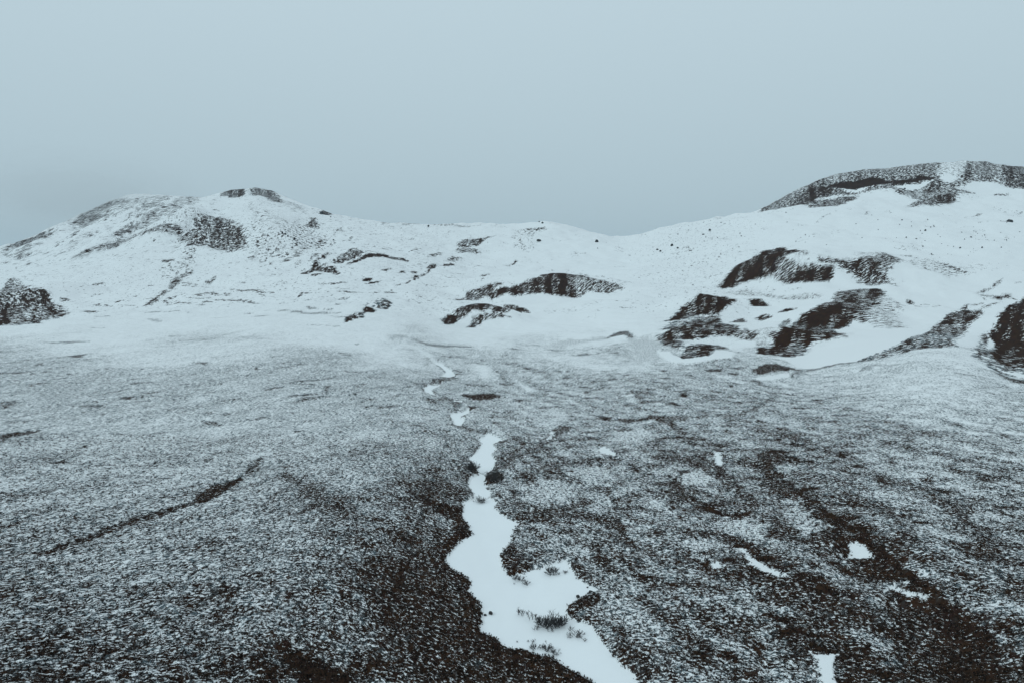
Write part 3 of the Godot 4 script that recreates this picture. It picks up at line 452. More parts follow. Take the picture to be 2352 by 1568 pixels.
	[0.07,0.69,1.0,9,0,0,-25.8,64.7,-22.8,64.3,-21.8,61.5,-23.8,61.1],
	[0.15,0.39,1.0,9,0,0,-67.4,87,-66.3,88.1,-65.9,90,-66.3,90.5,-67.4,89.4,-67.7,87.5],
	[0.25,0.52,1.0,9,0,0,-77.5,100.5,-73.9,99.4,-72.6,102,-73,102.5,-75,100.9,-77.8,101.1],
	[0.20,1.61,1.0,9,0,0,-41,119.1,-34.6,115.4,-26.9,110.1,-24.8,101.4,-28.9,103.7,-35.6,110.4],
	[0.05,0.63,1.0,9,0,0,-18.6,119.2,-12.9,115.9,-8.4,114.2,-7.5,109.4,-6.1,105.2,-8.1,101.2,-9.7,98.1,-9.8,94.6,-11.8,97.6,-9.4,102.9,-8.6,107.2,-12.5,111.9,-17.2,116.8],
	[0.15,0.97,1.0,9,0,0,-20.9,120.6,-15.5,124.8,-8.2,122.8,-8.8,116.8,-14.6,117.3],
	[0.05,0.65,1.0,9,0,0,-9.8,95.1,-7.4,92,-5.7,90.1,-5.9,87.7,-4,85.2,-3.7,78.6,-1.9,77.7,-1,76.3,1.3,75.9,4.1,74.1,7.2,70.9,9.7,67.5,3.8,68.4,-0.9,71.4,-6.1,74.6,-6.4,79.1,-5.6,82.7,-8,87,-10.3,91.7],
	[0.10,2.01,1.0,9,0,0,-19.5,90,-10.4,92.6,-6,82.6,-6.4,74.5,0.7,68.4,-8.5,66.4,-12.8,73.8],
	[0.08,0.58,1.0,9,0,0,0.9,113.7,5.8,115.5,7.7,113,4.1,110.6,1.1,111.9],
	[0.10,0.42,1.0,9,0,0,-1.9,98.5,-0.4,102.2,1.2,97.5,1.8,94,-0.4,92.9,-1.4,95.3],
	[0.08,0.37,1.0,9,0,0,7.4,85.1,10.8,87.1,12.5,85.4,9.9,83.4,8.5,84.3],
	[0.12,0.57,1.0,9,0,0,12.4,101.4,14.2,97.3,14.7,92.6,13.2,93.6,12.4,97.4],
	[0.10,0.56,1.0,9,0,0,15.6,111.5,17.4,110.1,17.8,106.4,15.7,108.5],
	[0.15,0.37,1.0,9,0,0,12,76.6,13.5,73.5,15.2,71.7,15.7,68.8,13.9,67.4,13,70.4,12.2,72.3],
	[0.15,0.41,1.0,9,0,0,8.3,95.6,9.3,97.4,10.7,93.8,11.8,89.4,10.4,91.2],
	[0.17,0.81,1.0,9,0,0,-156.8,239.3,-157.4,244.9,-154.4,246.1,-150.2,235.9,-153.1,235.6],
	[0.53,2.52,1.0,9,0,0,-126.6,178.8,-127.3,185.7,-120.9,185.9,-111.7,170.3,-104.3,156.6,-110.2,160.1,-116.4,165.7],
	[0.10,0.39,1.0,9,0,0,-102.6,134.3,-102.1,137.4,-98.6,140.6,-98.7,135.6,-99.2,131.3,-98.1,128.2],
	[0.07,0.38,1.0,9,0,0,-101.3,173.8,-97.7,174.9,-98.4,172],
	[0.17,0.43,1.0,9,0,0,-81.9,117.8,-80.8,120.8,-78.3,118.3,-80.5,117.2],
	[0.23,0.45,1.0,9,0,0,-71.4,154.1,-67.9,153.9,-65.6,150.2,-69.3,151.7],
	[0.17,0.28,1.0,9,0,0,-83.5,128.2,-83.5,130.8,-82.5,130.2,-82.7,127.8],
	[0.23,0.42,1.0,9,0,0,-105,163.8,-100.9,166.6,-99.9,164.3,-103,161.7],
	[0.25,0.69,1.0,9,0,0,-156,206.2,-149.2,206.2,-145,208.7,-148.7,202.4],
	[0.25,0.83,1.0,9,0,0,-124.6,164,-120.6,164.8,-118.9,159,-120.1,157.8],
	[0.20,0.33,1.0,9,0,0,-98.4,179.1,-94.7,179.6,-95.3,177.7],
	[0.25,0.65,1.0,9,0,0,-104.5,222.2,-100.4,224,-99.3,219.3],
	[0.25,0.36,1.0,9,0,0,-64.5,196.5,-57.6,197.8,-61.1,195.1],
	[0.23,0.43,1.0,9,0,0,-54.6,196.6,-53.2,196.1,-52,188.4],
	[0.17,0.30,1.0,9,0,0,-70,161.2,-68.2,162.1,-68.5,160.2],
	[0.17,0.33,1.0,9,0,0,-48.7,149.2,-46.9,150,-47.3,147.8],
	[0.10,0.36,1.0,9,0,0,-82.6,215.8,-81.5,216.7,-81.4,214.6],
	[0.23,0.40,1.0,9,0,0,-56.9,181.3,-53.1,182.1,-54.8,179.8],
	[0.25,0.31,1.0,9,0,0,-85.1,140.9,-80.3,141.2,-81.9,139.7],
	[0.10,0.60,1.6,9,0,0,52.5,140.5,48.7,130.2,47.5,120.1,47,109.6,47.2,101.9,45.8,95.6,46.6,96.2,49.5,104.3,49.4,112.8,50.1,123.1,51.1,131.7,53.3,140.5],
	[0.12,0.66,1.6,9,0,0,44,145.2,41.4,135.7,40.6,129.5,40.8,119.3,41.9,114,42.2,114.7,41.9,120.9,41.8,131,42.6,136.4,44.4,145.3],
	[0.10,0.62,1.6,9,0,0,31,127.8,29.4,117.8,31.6,116.4,31.9,117.3,30.5,119.4,31.4,128],
	[0.05,0.59,1.6,9,0,0,33.4,114.6,37.2,115.6,37.3,115.9,33.4,114.9],
	[0.14,0.57,1.6,9,0,0,0.8,111.2,6.9,112,12.7,111.3,17.1,108.3,17.8,104.4,18.4,104.9,18.3,111.4,13.3,115,7,115.8,0.8,112.5],
	[0.19,0.62,1.6,9,0,0,20.9,128.5,12.6,120.2,6,114.4,6.1,113.4,12.8,117.1,21,127.2],
	[0.09,0.52,1.6,9,0,0,26.1,100.9,31.9,102.3,36.8,98.5,37,99,32.5,104.2,26.2,101.6],
	[0.11,0.46,1.6,9,0,0,24.6,97.1,26.1,91.9,29.3,88.4,32.2,85.1,34.5,83.2,34.8,83.8,33.1,86.8,30.2,90.3,27.1,93.9,25,97.7],
	[0.14,0.38,1.6,9,0,0,36.5,81.4,36.4,75.2,34.6,67.7,35,67.8,37.9,76.1,37.1,81.9],
	[0.06,0.41,1.6,9,0,0,47.8,94.8,49.7,90.3,49.4,84.9,49.9,78.7,49.5,73.6,50,69.7,45.5,60.5,46.8,61.6,51.9,70.5,51.6,75.2,52.4,80.8,51.7,86.9,52.2,93,48.4,95.7],
	[0.19,0.53,1.6,9,0,0,69.6,110.5,67.3,100.2,67,94.3,67.9,95.1,70.2,103.2,70.8,111.8],
	[0.15,0.45,1.6,9,0,0,59.7,90.6,60.7,85.7,64.4,82.8,65.5,84.1,64,89.7,60.8,92.1],
	[0.17,0.48,1.6,9,0,0,64.6,96.7,66.5,88,67.2,88.7,65.3,97.5],
	[0.10,0.79,1.6,9,0,0,-6,155.6,-2.7,153.3,-3.6,150.6,-3.4,150,-2.2,155.6,-6,156.6],
	[0.17,0.75,1.6,9,0,0,-3.3,140.9,1.1,145.7,4.5,148.3,4.4,149.4,0.9,148.4,-3.4,141.8],
	[0.21,0.71,1.6,9,0,0,4,133.4,11.5,136.9,19.1,139.9,19.3,141.1,11.6,140.3,4,134.5],
	[0.17,0.80,1.6,9,0,0,13.7,166.4,9.4,160,6.1,151.6,4.3,147.3,4.4,146.7,6.4,149.8,9.7,157.8,13.8,165.5],
	[0.20,0.88,1.6,9,0,0,32.4,164.3,40.3,171.7,49.9,173.4,50.2,174.7,41,175.2,32.5,165.4],
	[0.21,0.93,1.6,9,0,0,54.7,172.2,60.2,172.5,76.9,195.8,77.4,197.6,61.2,176.6,55.1,173.7],
	[0.19,0.51,1.6,9,0,0,14.5,105.5,17.5,100.3,20.4,96,22.2,93.3,22.7,94.1,21.6,98.8,18.6,103.4,14.8,106.7],
	[0.18,0.41,1.6,9,0,0,15.7,84.5,18.8,79.4,21,73.1,21.4,73.5,19.9,81.2,16,85.3],
	[0.17,0.39,1.6,9,0,0,24.6,81.5,26.4,74.9,26.8,68.7,27.3,69,28,76.6,25.1,82.3],
	[0.12,0.39,1.6,9,0,0,9.5,81.8,12.5,77.6,14.2,70.3,14.5,70.5,13.1,78.5,9.6,82.3],
	[0.18,0.54,1.6,9,0,0,56.4,113.6,58.3,104.6,58.1,97,58.8,97.8,60.6,107.7,57.2,114.7],
	[0.20,0.61,1.6,9,0,0,53.8,127.1,58.3,117.5,62.8,112.4,63.3,113.2,59.7,120.1,54.2,127.9],
	[0.23,0.80,1.6,9,0,0,55.1,161.8,58.7,151.9,66.4,150.8,66.9,151.9,60,154.9,55.5,162.8],
	[0.26,0.77,1.6,9,0,0,79.9,155,86.3,145.8,97.7,146.4,98.4,147.4,88.1,148.8,80.5,156.2],
	[0.15,0.71,1.6,9,0,0,30.2,142,36.6,137.8,40.3,134.2,40.8,135.3,37.7,141.3,30.5,143.3],
	[0.66,0.85,1.6,9,0,0,48.1,115.2,47.9,102.1,44.5,99.6,44.8,106.9],
	[0.70,0.84,1.6,9,0,0,35.5,110.1,39.7,104.2,37.2,99.6,34.3,104.9],
	[0.77,1.04,1.6,9,0,0,33.6,129.7,37.8,132.1,38.5,127.7,33.5,125.3],
	[0.65,1.00,1.6,9,0,0,2.8,125.7,8.8,128.3,12.2,123.3,5.4,118.3],
	[0.63,1.08,1.6,9,0,0,11.2,134,18.9,138.1,21.5,134.2,14.7,128.6],
	[0.72,1.28,1.6,9,0,0,25.6,161.1,32.4,164.9,31.9,155.9,26,152.6],
	[0.72,0.80,1.6,9,0,0,26.5,99.8,29.7,101.5,32,98.7,27.1,97.5],
	[0.59,0.98,1.6,9,0,0,13.2,123.4,19.8,123.4,17.2,118.7],
	[0.53,0.64,1.6,9,0,0,26.5,79.2,30.1,80.6,29.7,77.8],
	[0.51,0.67,1.6,9,0,0,11.9,85.5,15.6,83.6,13.1,80.3],
	[0.38,2.16,1.0,0.44,700,240,-751,1007.9,-737,1040.3,-726.4,1047.2,-730.1,1035,-732.2,991.1],
	[0.60,2.17,1.0,0.44,700,240,-726.2,1029.4,-706.7,1043.6,-713.5,1025.6],
	[0.41,1.62,1.0,0.44,700,240,-645.2,960.7,-632.7,975.8,-630.5,950.3],
	[0.72,3.09,1.0,0.44,700,240,-666.4,1031.4,-658.6,1072.5,-652.6,1036.5],
	[0.38,2.79,1.0,0.44,700,240,-580.4,910.8,-564.6,929.4,-558.2,960.8,-525.8,983.1,-546.5,973.4,-555.7,919.2],
	[0.60,2.87,1.0,0.44,700,240,-876.7,1178.5,-812,1120.9,-814.1,1103.4],
	[0.41,2.45,1.0,0.44,700,240,-564.1,1056.2,-613.2,1279.4,-590.5,1237.4,-558,1085],
	[0.62,3.43,1.0,0.44,700,240,-562.8,1028,-555.7,1073.5,-720.7,1606.7,-555.2,1219.2,-509.9,1030.2,-543.7,1023.2],
	[0.72,7.66,1.0,0.44,700,240,-794.1,1321.2,-727.6,1302.8,-727.1,1349.6,-700,1364.9,-655.5,1310.6,-653.8,1226.7,-694.6,1213.9],
	[0.15,1.51,1.0,0.44,700,240,-644.8,1180.8,-657.9,1223.1,-634.7,1174.7],
	[0.15,2.06,1.0,0.44,700,240,-481.8,985.1,-462.1,966.2,-461,953.8,-508.6,981.2,-512.3,994.8],
	[0.38,1.98,1.0,0.44,700,240,-451.3,939.6,-440.1,948.4,-439.9,928],
	[0.80,4.32,1.0,0.44,700,240,-431.8,1141.5,-361.7,1025.1,-323.1,949.2,-356.7,983.4],
	[0.70,2.47,1.0,0.44,700,240,-323.1,949.2,-318.2,1022.4,-305.9,962.3],
	[0.33,1.84,1.0,0.44,700,240,-235.8,702.3,-234.3,749.5,-232.6,755,-228.3,740.6,-227.7,691.5],
	[0.75,2.49,1.0,0.44,700,240,-285.5,736.7,-289.8,767.9,-271.1,711.1],
	[0.21,1.64,1.0,0.44,700,240,-305.2,614.8,-321.1,674.3,-327.1,701.6,-310.9,657.1,-296.2,604.4],
	[0.12,1.04,1.0,0.44,700,240,-276.5,613.6,-272.5,627.5,-267.5,606.5],
	[0.15,1.32,1.0,0.44,700,240,-402.5,787.5,-389.9,793.2,-382.9,763.4],
	[0.20,0.68,1.5,9,0,0,-33,269,-25,249.8,-20.8,233,-26.5,222.5,-27.4,207.9,-21.3,197.2,-17.8,193.5,-16.1,189.1,-16.5,178.9,-14,165.5,-9.6,161.3,-5.9,161,-5.9,162,-9.6,164.2,-13.7,168.1,-15.7,179.3,-15.2,189.7,-17.7,197.5,-21.3,201.5,-26.9,211,-25.6,217.5,-19.6,229.3,-24.7,255.8,-33,271.6],
	[0.93,1.08,1.0,9,0,0,-49.1,296.4,-42,296.1,-30.7,269.3,-30.9,263.6,-40.7,286.7,-48.2,290.7],
	[1.00,0.15,1.4,9,0,0,32.9,97.7,34.2,97.4,34.3,93.4,35.2,90.1,36.6,86.5,35.6,86.1,34.2,89,33.1,91.5,33.9,95.1],
	[1.00,0.15,1.4,9,0,0,48.6,95.3,50.1,95.6,50.3,93.5,49.8,90.7,48.3,91.3,46.6,91.5,48.4,93.8],
	[1.00,0.13,1.4,9,0,0,45.7,81.3,48.6,83.5,48.9,81.6,50.5,79.3,49.8,78.8,48.4,80.2,47.8,82.5],
	[1.00,0.15,1.4,9,0,0,28.2,92.8,29.1,93.1,29.4,91.2,28,91.2],
	[1.00,0.16,1.4,9,0,0,27.4,95.1,28.7,95.2,28,94.5],
	[1.00,0.11,1.4,9,0,0,32.3,69.3,34.7,69.1,33.2,67,32,63,30.5,63.4,32,67.3],
	[1.00,0.23,1.4,9,0,0,43.3,143.6,44.6,143.2,42.7,134.9,41.8,136.1],
	[1.00,0.15,1.4,9,0,0,45.9,92.9,46.8,93.1,46.2,92.2],
	[1.00,0.14,1.4,9,0,0,49.9,84.2,50.2,83.2,49.7,83.4],
	[1.00,0.22,1.3,9,0,0,19,148.6,20.9,151.8,22.7,146.6,22.2,144.1,19.9,144.7],
	[1.00,0.23,1.3,9,0,0,8.1,156,9.5,162.7,10.4,163,9.2,157.3],
	[1.00,0.30,1.3,9,0,0,33.6,204.1,36.3,205.8,36.7,203.2,34.2,202.9],
	[1.00,0.30,1.3,9,0,0,-17.7,204.3,-11.8,208.8,-15.3,204.6],
	[0.95,0.57,1.0,9,0,0,8.7,198.5,11.4,196.5,10.9,193.7],
	[0.77,0.80,1.0,9,0,0,10.5,187.6,14.4,184.1,14.5,176.3,10.5,181],
	[0.95,1.89,1.0,9,0,0,-14.3,264.5,-8.4,259.9,-6.5,231,-12.1,240.5],
	[0.95,0.74,1.0,9,0,0,2.3,229.8,7.4,217.7,4.7,214.2]]
const STREAMS := [
	[-6.2,161.3,-7.9,156.4,-6.9,153.8,-7.8,147.3,-9.2,141.7,-8.2,139.7,-7.2,136.4,-6.5,132.5,-8.3,130.5,-8.3,126.7,-6.7,120.5,-8.7,117.6,-8.2,114.7,-8.5,112.2,-7.4,109.1,-6.1,105.0,-8.1,101.8,-9.8,95.3,-8.6,93.3,-6.6,91.9,-5.5,90.2,-5.8,87.7,-4.0,85.2,-3.7,83.2,-3.7,81.0,-4.1,80.1,-3.5,78.4,-1.9,77.8,-1.1,76.3,0.2,75.7,1.3,75.9,3.1,74.7,4.7,74.3,5.7,72.5,7.5,70.8,9.3,68.1,10.8,64.8,14.6,64.1,13.3,67.5,13.0,70.4,12.1,71.7,11.3,74.2,10.5,77.2,10.0,80.3,8.6,81.1,7.2,82.6,7.0,84.8,9.2,87.2,11.5,88.6,9.3,92.1,8.6,94.7,8.0,97.4,4.8,95.6,1.8,93.5,-0.6,92.7,-1.4,95.3,-1.9,98.9,-0.2,103.8,0.1,107.1,1.1,110.7,-0.3,111.3,-1.9,113.9,-3.1,116.6,-2.7,119.1,-4.1,121.1,-3.8,123.5,-4.6,124.7,-5.4,128.9,-5.2,133.5,-3.9,136.2,-3.5,141.4,-4.5,145.9,-3.4,150.0,-4.4,153.9,-2.1,156.0,-4.3,160.8],
	[-16.6,180.5,-13.7,183.3,-12.2,188.3,-11.8,183.1,-14.2,176.7,-12.4,175.8,-12.9,168.2,-14.4,169.1],
	[-27.9,211.8,-26.8,218.6,-23.3,219.7,-25.3,210.2,-23.9,204.6,-20.8,199.6,-25.8,203.4],
	[-31.1,263.4,-28.6,264.4,-25.3,257.4,-22.3,249.5,-20.4,238.9,-22.3,233.8,-25.0,234.3,-24.1,246.2,-27.3,257.1],
	[-17.5,196.9,-14.8,198.2,-14.7,195.3,-16.7,195.4]]
# x, depth, width, height, kind
const SHRUBS := [
	[5.69,93.47,1.53,1.01,0.00],
	[7.49,93.81,0.82,0.45,0.00],
	[2.01,90.82,1.09,0.58,0.00],
	[1.26,91.83,0.88,0.66,0.00],
	[0.42,91.98,0.73,0.66,0.00],
	[0.35,90.81,0.36,0.25,0.00],
	[0.83,83.09,0.27,0.88,1.00],
	[1.36,82.89,0.51,0.88,1.00],
	[2.36,82.10,0.80,1.00,1.00],
	[3.00,82.43,0.20,0.60,1.00],
	[3.71,80.72,1.45,1.12,0.00],
	[4.55,80.12,1.44,1.44,0.00],
	[5.56,80.48,1.32,1.25,0.00],
	[6.25,80.76,1.19,1.12,0.00],
	[2.92,79.99,0.72,0.46,0.00],
	[4.79,79.45,0.52,0.39,0.00],
	[7.23,79.50,0.59,0.49,0.00],
	[6.85,78.29,0.84,0.45,0.00],
	[7.90,78.27,1.22,0.71,0.00],
	[8.67,77.25,0.48,0.32,0.00],
	[2.50,77.37,0.51,0.38,0.00],
	[1.87,77.37,0.29,0.26,0.00],
	[2.69,75.89,1.01,0.63,0.00],
	[3.57,76.01,0.69,0.50,0.00],
	[4.12,75.47,1.06,0.75,0.00],
	[5.02,74.89,1.06,0.62,0.00],
	[0.59,77.37,0.38,0.16,0.00],
	[-5.47,119.06,2.12,0.92,0.00],
	[-3.28,128.58,3.45,2.07,2.00],
	[-7.98,133.02,2.54,1.83,2.00],
	[6.70,93.60,0.45,0.30,0.00]]
const ROCKS := [
	[-2.70,83.04,0.67,0.46,0.00],
	[-3.38,82.61,0.39,0.15,1.00],
	[10.64,88.20,0.74,0.42,2.00],
	[8.80,87.28,0.54,0.35,3.00],
	[10.33,89.72,0.30,0.13,4.00],
	[-285.16,856.23,2.51,2.19,5.00],
	[-279.81,851.16,2.49,2.18,5.00],
	[-273.86,842.16,2.47,2.16,5.00],
	[-261.05,826.40,3.33,2.72,5.00],
	[-254.18,813.74,2.09,1.79,5.00],
	[-252.11,817.56,2.39,2.10,5.00],
	[-316.90,1152.37,6.75,5.06,6.00],
	[-305.00,1138.78,5.00,3.75,6.00],
	[-295.29,1125.13,2.47,1.65,6.00],
	[-133.10,1097.70,3.62,2.41,7.00],
	[-225.64,870.01,2.23,1.91,6.00],
	[-292.17,888.36,1.63,1.63,5.00],
	[-267.89,810.69,1.48,0.89,5.00],
	[108.20,868.55,1.59,1.27,8.00],
	[113.09,919.48,5.39,3.37,8.00],
	[36.23,933.65,7.52,2.39,8.00],
	[292.54,639.78,1.17,0.94,10.00],
	[398.35,664.41,1.70,1.46,10.00],
	[390.95,657.06,0.96,0.72,10.00],
	[383.11,588.08,1.51,1.08,10.00],
	[420.39,630.78,1.85,1.15,10.00],
	[400.78,586.47,1.29,1.07,10.00],
	[380.70,593.08,0.87,0.65,10.00],
	[395.02,703.30,1.03,0.77,10.00],
	[403.74,697.19,1.02,0.77,10.00],
	[433.52,693.16,1.27,1.02,10.00],
	[510.60,708.58,5.71,4.15,12.00],
	[510.02,913.34,2.68,2.01,11.00],
	[524.20,926.11,3.05,1.70,11.00],
	[-208.14,765.96,1.40,1.12,6.00],
	[-223.42,647.87,1.19,0.95,5.00],
	[168.67,797.88,2.92,1.75,9.00],
	[168.18,821.28,1.50,1.20,9.00],
	[169.96,787.63,2.31,1.44,9.00],
	[183.76,790.79,4.05,2.03,9.00],
	[186.62,775.04,2.84,1.42,9.00],
	[-146.30,469.22,1.03,0.86,5.00],
	[46.56,1054.56,3.86,2.32,8.00],
	[42.20,1069.98,2.74,1.57,8.00],
	[369.21,788.03,1.73,1.15,10.00],
	[322.61,814.06,1.49,1.19,10.00],
	[330.81,959.83,1.41,1.41,10.00],
	[238.31,830.92,3.04,2.13,9.00],
	[226.99,816.71,3.59,1.20,9.00],
	[361.21,604.76,1.20,0.84,10.00],
	[207.20,860.54,1.69,1.18,10.00],
	[366.31,577.85,0.58,0.40,10.00],
	[359.39,721.24,1.09,0.76,10.00],
	[246.73,741.18,1.43,1.00,10.00],
	[216.85,776.66,1.34,0.94,10.00],
	[431.76,628.15,0.62,0.43,10.00],
	[442.97,658.98,0.95,0.66,10.00],
	[430.79,660.55,1.05,0.73,10.00],
	[517.51,713.66,1.08,0.76,10.00],
	[372.74,651.46,1.28,0.89,10.00],
	[435.61,723.77,1.16,0.82,10.00],
	[376.94,628.59,0.86,0.60,10.00],
	[350.32,562.76,0.60,0.42,10.00],
	[356.11,583.36,1.07,0.75,10.00],
	[382.08,603.09,0.85,0.59,10.00],
	[495.89,691.83,0.89,0.62,10.00],
	[270.86,741.15,0.98,0.69,10.00],
	[463.82,693.34,0.67,0.47,10.00],
	[442.13,661.27,0.80,0.56,10.00],
	[233.32,781.82,1.20,0.84,10.00],
	[416.85,619.22,0.65,0.46,10.00],
	[276.56,784.47,1.05,0.73,10.00],
	[258.58,854.29,1.71,1.20,10.00],
	[389.50,580.51,0.65,0.46,10.00],
	[366.25,656.17,1.07,0.75,10.00],
	[411.77,578.92,1.11,0.77,10.00],
	[452.92,672.96,1.04,0.73,10.00],
	[470.05,663.14,1.22,0.86,10.00],
	[443.45,617.68,1.04,0.73,10.00],
	[292.12,686.28,0.99,0.69,10.00],
	[365.95,572.54,0.98,0.69,10.00],
	[375.83,640.61,1.25,0.88,10.00],
	[449.87,666.09,1.10,0.77,10.00],
	[375.34,638.64,1.02,0.72,10.00],
	[291.14,714.27,0.71,0.49,10.00],
	[454.54,630.46,0.65,0.46,10.00],
	[408.34,621.50,1.05,0.73,10.00],
	[254.73,770.27,1.28,0.90,10.00],
	[337.61,664.30,1.22,0.86,10.00],
	[420.93,693.45,1.22,0.85,10.00],
	[223.92,795.64,1.57,1.10,10.00],
	[430.83,704.12,1.14,0.80,10.00],
	[393.73,664.76,0.97,0.68,10.00],
	[392.44,631.43,0.79,0.55,10.00],
	[396.67,641.89,0.71,0.50,10.00],
	[362.98,683.58,1.12,0.79,10.00],
	[439.02,613.87,0.78,0.55,10.00],
	[448.54,653.93,1.25,0.87,10.00],
	[435.37,637.89,1.17,0.82,10.00],
	[415.31,659.00,0.77,0.54,10.00],
	[438.35,638.72,1.03,0.72,10.00],
	[383.11,723.21,0.96,0.67,10.00],
	[378.77,568.20,0.56,0.39,10.00],
	[229.79,897.52,0.82,0.58,10.00],
	[464.32,636.74,0.64,0.45,10.00],
	[405.75,718.47,1.35,0.95,10.00],
	[495.55,700.24,1.40,0.98,10.00],
	[425.11,606.98,1.08,0.76,10.00],
	[381.81,611.83,1.04,0.73,10.00],
	[376.34,566.77,0.54,0.38,10.00],
	[281.94,661.94,0.89,0.62,10.00],
	[214.19,677.60,0.70,0.49,10.00],
	[355.83,610.16,0.76,0.53,10.00],
	[432.98,709.03,0.97,0.68,10.00],
	[302.47,759.25,1.11,0.78,10.00],
	[426.26,593.25,0.78,0.54,10.00],
	[412.48,713.20,0.71,0.50,10.00],
	[488.01,662.80,1.23,0.86,10.00],
	[246.98,1015.15,0.95,0.67,10.00]]

const NC := 960                      # columns and rows of the terrain sheet
const ROWS := [10, 108, 95, 88, 66, 74, 78, 16, 54, 5, 3]
const MOUNTAIN_GRAIN := Vector2(0.802, 0.597)
const U_MIN := -1.02
const U_MAX := 1.02

var n_broad := FastNoiseLite.new()
var n_mid := FastNoiseLite.new()
var n_fine := FastNoiseLite.new()
var n_patch := FastNoiseLite.new()
var n_streak := FastNoiseLite.new()
var rng := RandomNumberGenerator.new()
var taken := {}

var NRW := 0
var VX := PackedFloat32Array()
var VZ := PackedFloat32Array()       # depth
var VH := PackedFloat32Array()
var VC := PackedFloat32Array()       # share of snow
var VU := PackedVector2Array()       # grain coordinates
var VR := PackedByteArray()          # which landform
var VB := PackedFloat32Array()       # small relief on top of the broad form
var ZCOL := []


func numbered(called: String) -> String:
	taken[called] = taken.get(called, -1) + 1
	return called if taken[called] == 0 else "%s_%03d" % [called, taken[called]]


func tag(o: Node, label: String, category: String, group := "", kind := "") -> void:
	o.set_meta("label", label)
	o.set_meta("category", category)
	if group: o.set_meta("group", group)
	if kind: o.set_meta("kind", kind)


func seeded(n: FastNoiseLite, s: int, length: float, octaves: int, gain := 0.5) -> void:
	n.noise_type = FastNoiseLite.TYPE_SIMPLEX_SMOOTH
	n.seed = s
	n.frequency = 1.0 / length
	n.fractal_type = FastNoiseLite.FRACTAL_FBM
	n.fractal_octaves = octaves
	n.fractal_gain = gain


# ---------------------------------------------------------------- terrain form
func net_column(u: float, table: Array, us: Array) -> PackedFloat32Array:
	var n := us.size()
	u = clampf(u, us[0], us[n - 1] - 1e-5)
	var i: int = clampi(us.bsearch(u, false) - 1, 0, n - 2)
	var w: float = us[i + 1] - us[i]
	var t: float = (u - us[i]) / w
	var i0 := maxi(i - 1, 0)
	var i3 := mini(i + 2, n - 1)
	var t2 := t * t
	var t3 := t2 * t
	var a: float = 2 * t3 - 3 * t2 + 1
	var b: float = (t3 - 2 * t2 + t) * w / (us[i + 1] - us[i0])
	var c: float = -2 * t3 + 3 * t2
	var d: float = (t3 - t2) * w / (us[i3] - us[i])
	var out := PackedFloat32Array()
	for k in table[i].size():
		out.append(a * table[i][k] + b * (table[i + 1][k] - table[i0][k]) + c * table[i + 1][k] + d * (table[i3][k] - table[i][k]))
	return out


func slopes(zk: PackedFloat32Array, hk: PackedFloat32Array) -> PackedFloat32Array:
	var n := zk.size()
	var s := PackedFloat32Array()
	for i in n - 1:
		s.append((hk[i + 1] - hk[i]) / (zk[i + 1] - zk[i]))
	var m := PackedFloat32Array()
	for i in n:
		if i == 0: m.append(s[0])
		elif i == n - 1: m.append(s[n - 2])
		else: m.append(0.0 if s[i - 1] * s[i] <= 0 else 2 * s[i - 1] * s[i] / (s[i - 1] + s[i]))
	return m


func hermite(zk: PackedFloat32Array, hk: PackedFloat32Array, m: PackedFloat32Array, k: int, z: float) -> float:
	var w := zk[k + 1] - zk[k]
	var t := clampf((z - zk[k]) / w, 0, 1)
	var t2 := t * t
	var t3 := t2 * t
	return (2 * t3 - 3 * t2 + 1) * hk[k] + (t3 - 2 * t2 + t) * w * m[k] + (-2 * t3 + 3 * t2) * hk[k + 1] + (t3 - t2) * w * m[k + 1]


func knolls(x: float, z: float) -> float:
	var h := 0.0
	for b in KNOLLS:
		var q: float = (x - b[0]) * (x - b[0]) / (b[2] * b[2]) + (z - b[1]) * (z - b[1]) / (b[3] * b[3])
		if q < 1: h += b[4] * (1 - q) * (1 - q)
	for r in SPURS:
		var dx: float = r[2] - r[0]
		var dz: float = r[3] - r[1]
		var t: float = clampf(((x - r[0]) * dx + (z - r[1]) * dz) / (dx * dx + dz * dz), 0, 1)
		var ex: float = x - r[0] - t * dx
		var ez: float = z - r[1] - t * dz
		var q: float = (ex * ex + ez * ez) / (r[4] * r[4])
		if q < 1: h += r[5] * (1 - q) * (1 - q) * sqrt(4 * t * (1 - t))
	return h


func base_height(x: float, z: float) -> float:
	var zk := net_column(x / z, NET_Z, NET_U)
	var hk := net_column(x / z, NET_H, NET_U)
	var k := 0
	while k < zk.size() - 2 and z > zk[k + 1]: k += 1
	return hermite(zk, hk, slopes(zk, hk), k, z) + knolls(x, z)


func outline_distance(x: float, z: float, p: Array, first: int) -> float:
	# signed distance to a closed outline, negative inside
	var best := 1e9
	var inside := false
	var n := p.size()
	var ax: float = p[n - 2]
	var az: float = p[n - 1]
	for i in range(first, n, 2):
		var bx: float = p[i]
		var bz: float = p[i + 1]
		var dx := bx - ax
		var dz := bz - az
		var px := x - ax
		var pz := z - az
		var t := clampf((px * dx + pz * dz) / (dx * dx + dz * dz + 1e-9), 0, 1)
		var ex := px - t * dx
		var ez := pz - t * dz
		var q := ex * ex + ez * ez
		if q < best: best = q
		if (az > z) != (bz > z) and x < ax + dx * pz / dz: inside = not inside
		ax = bx
		az = bz
	return -sqrt(best) if inside else sqrt(best)


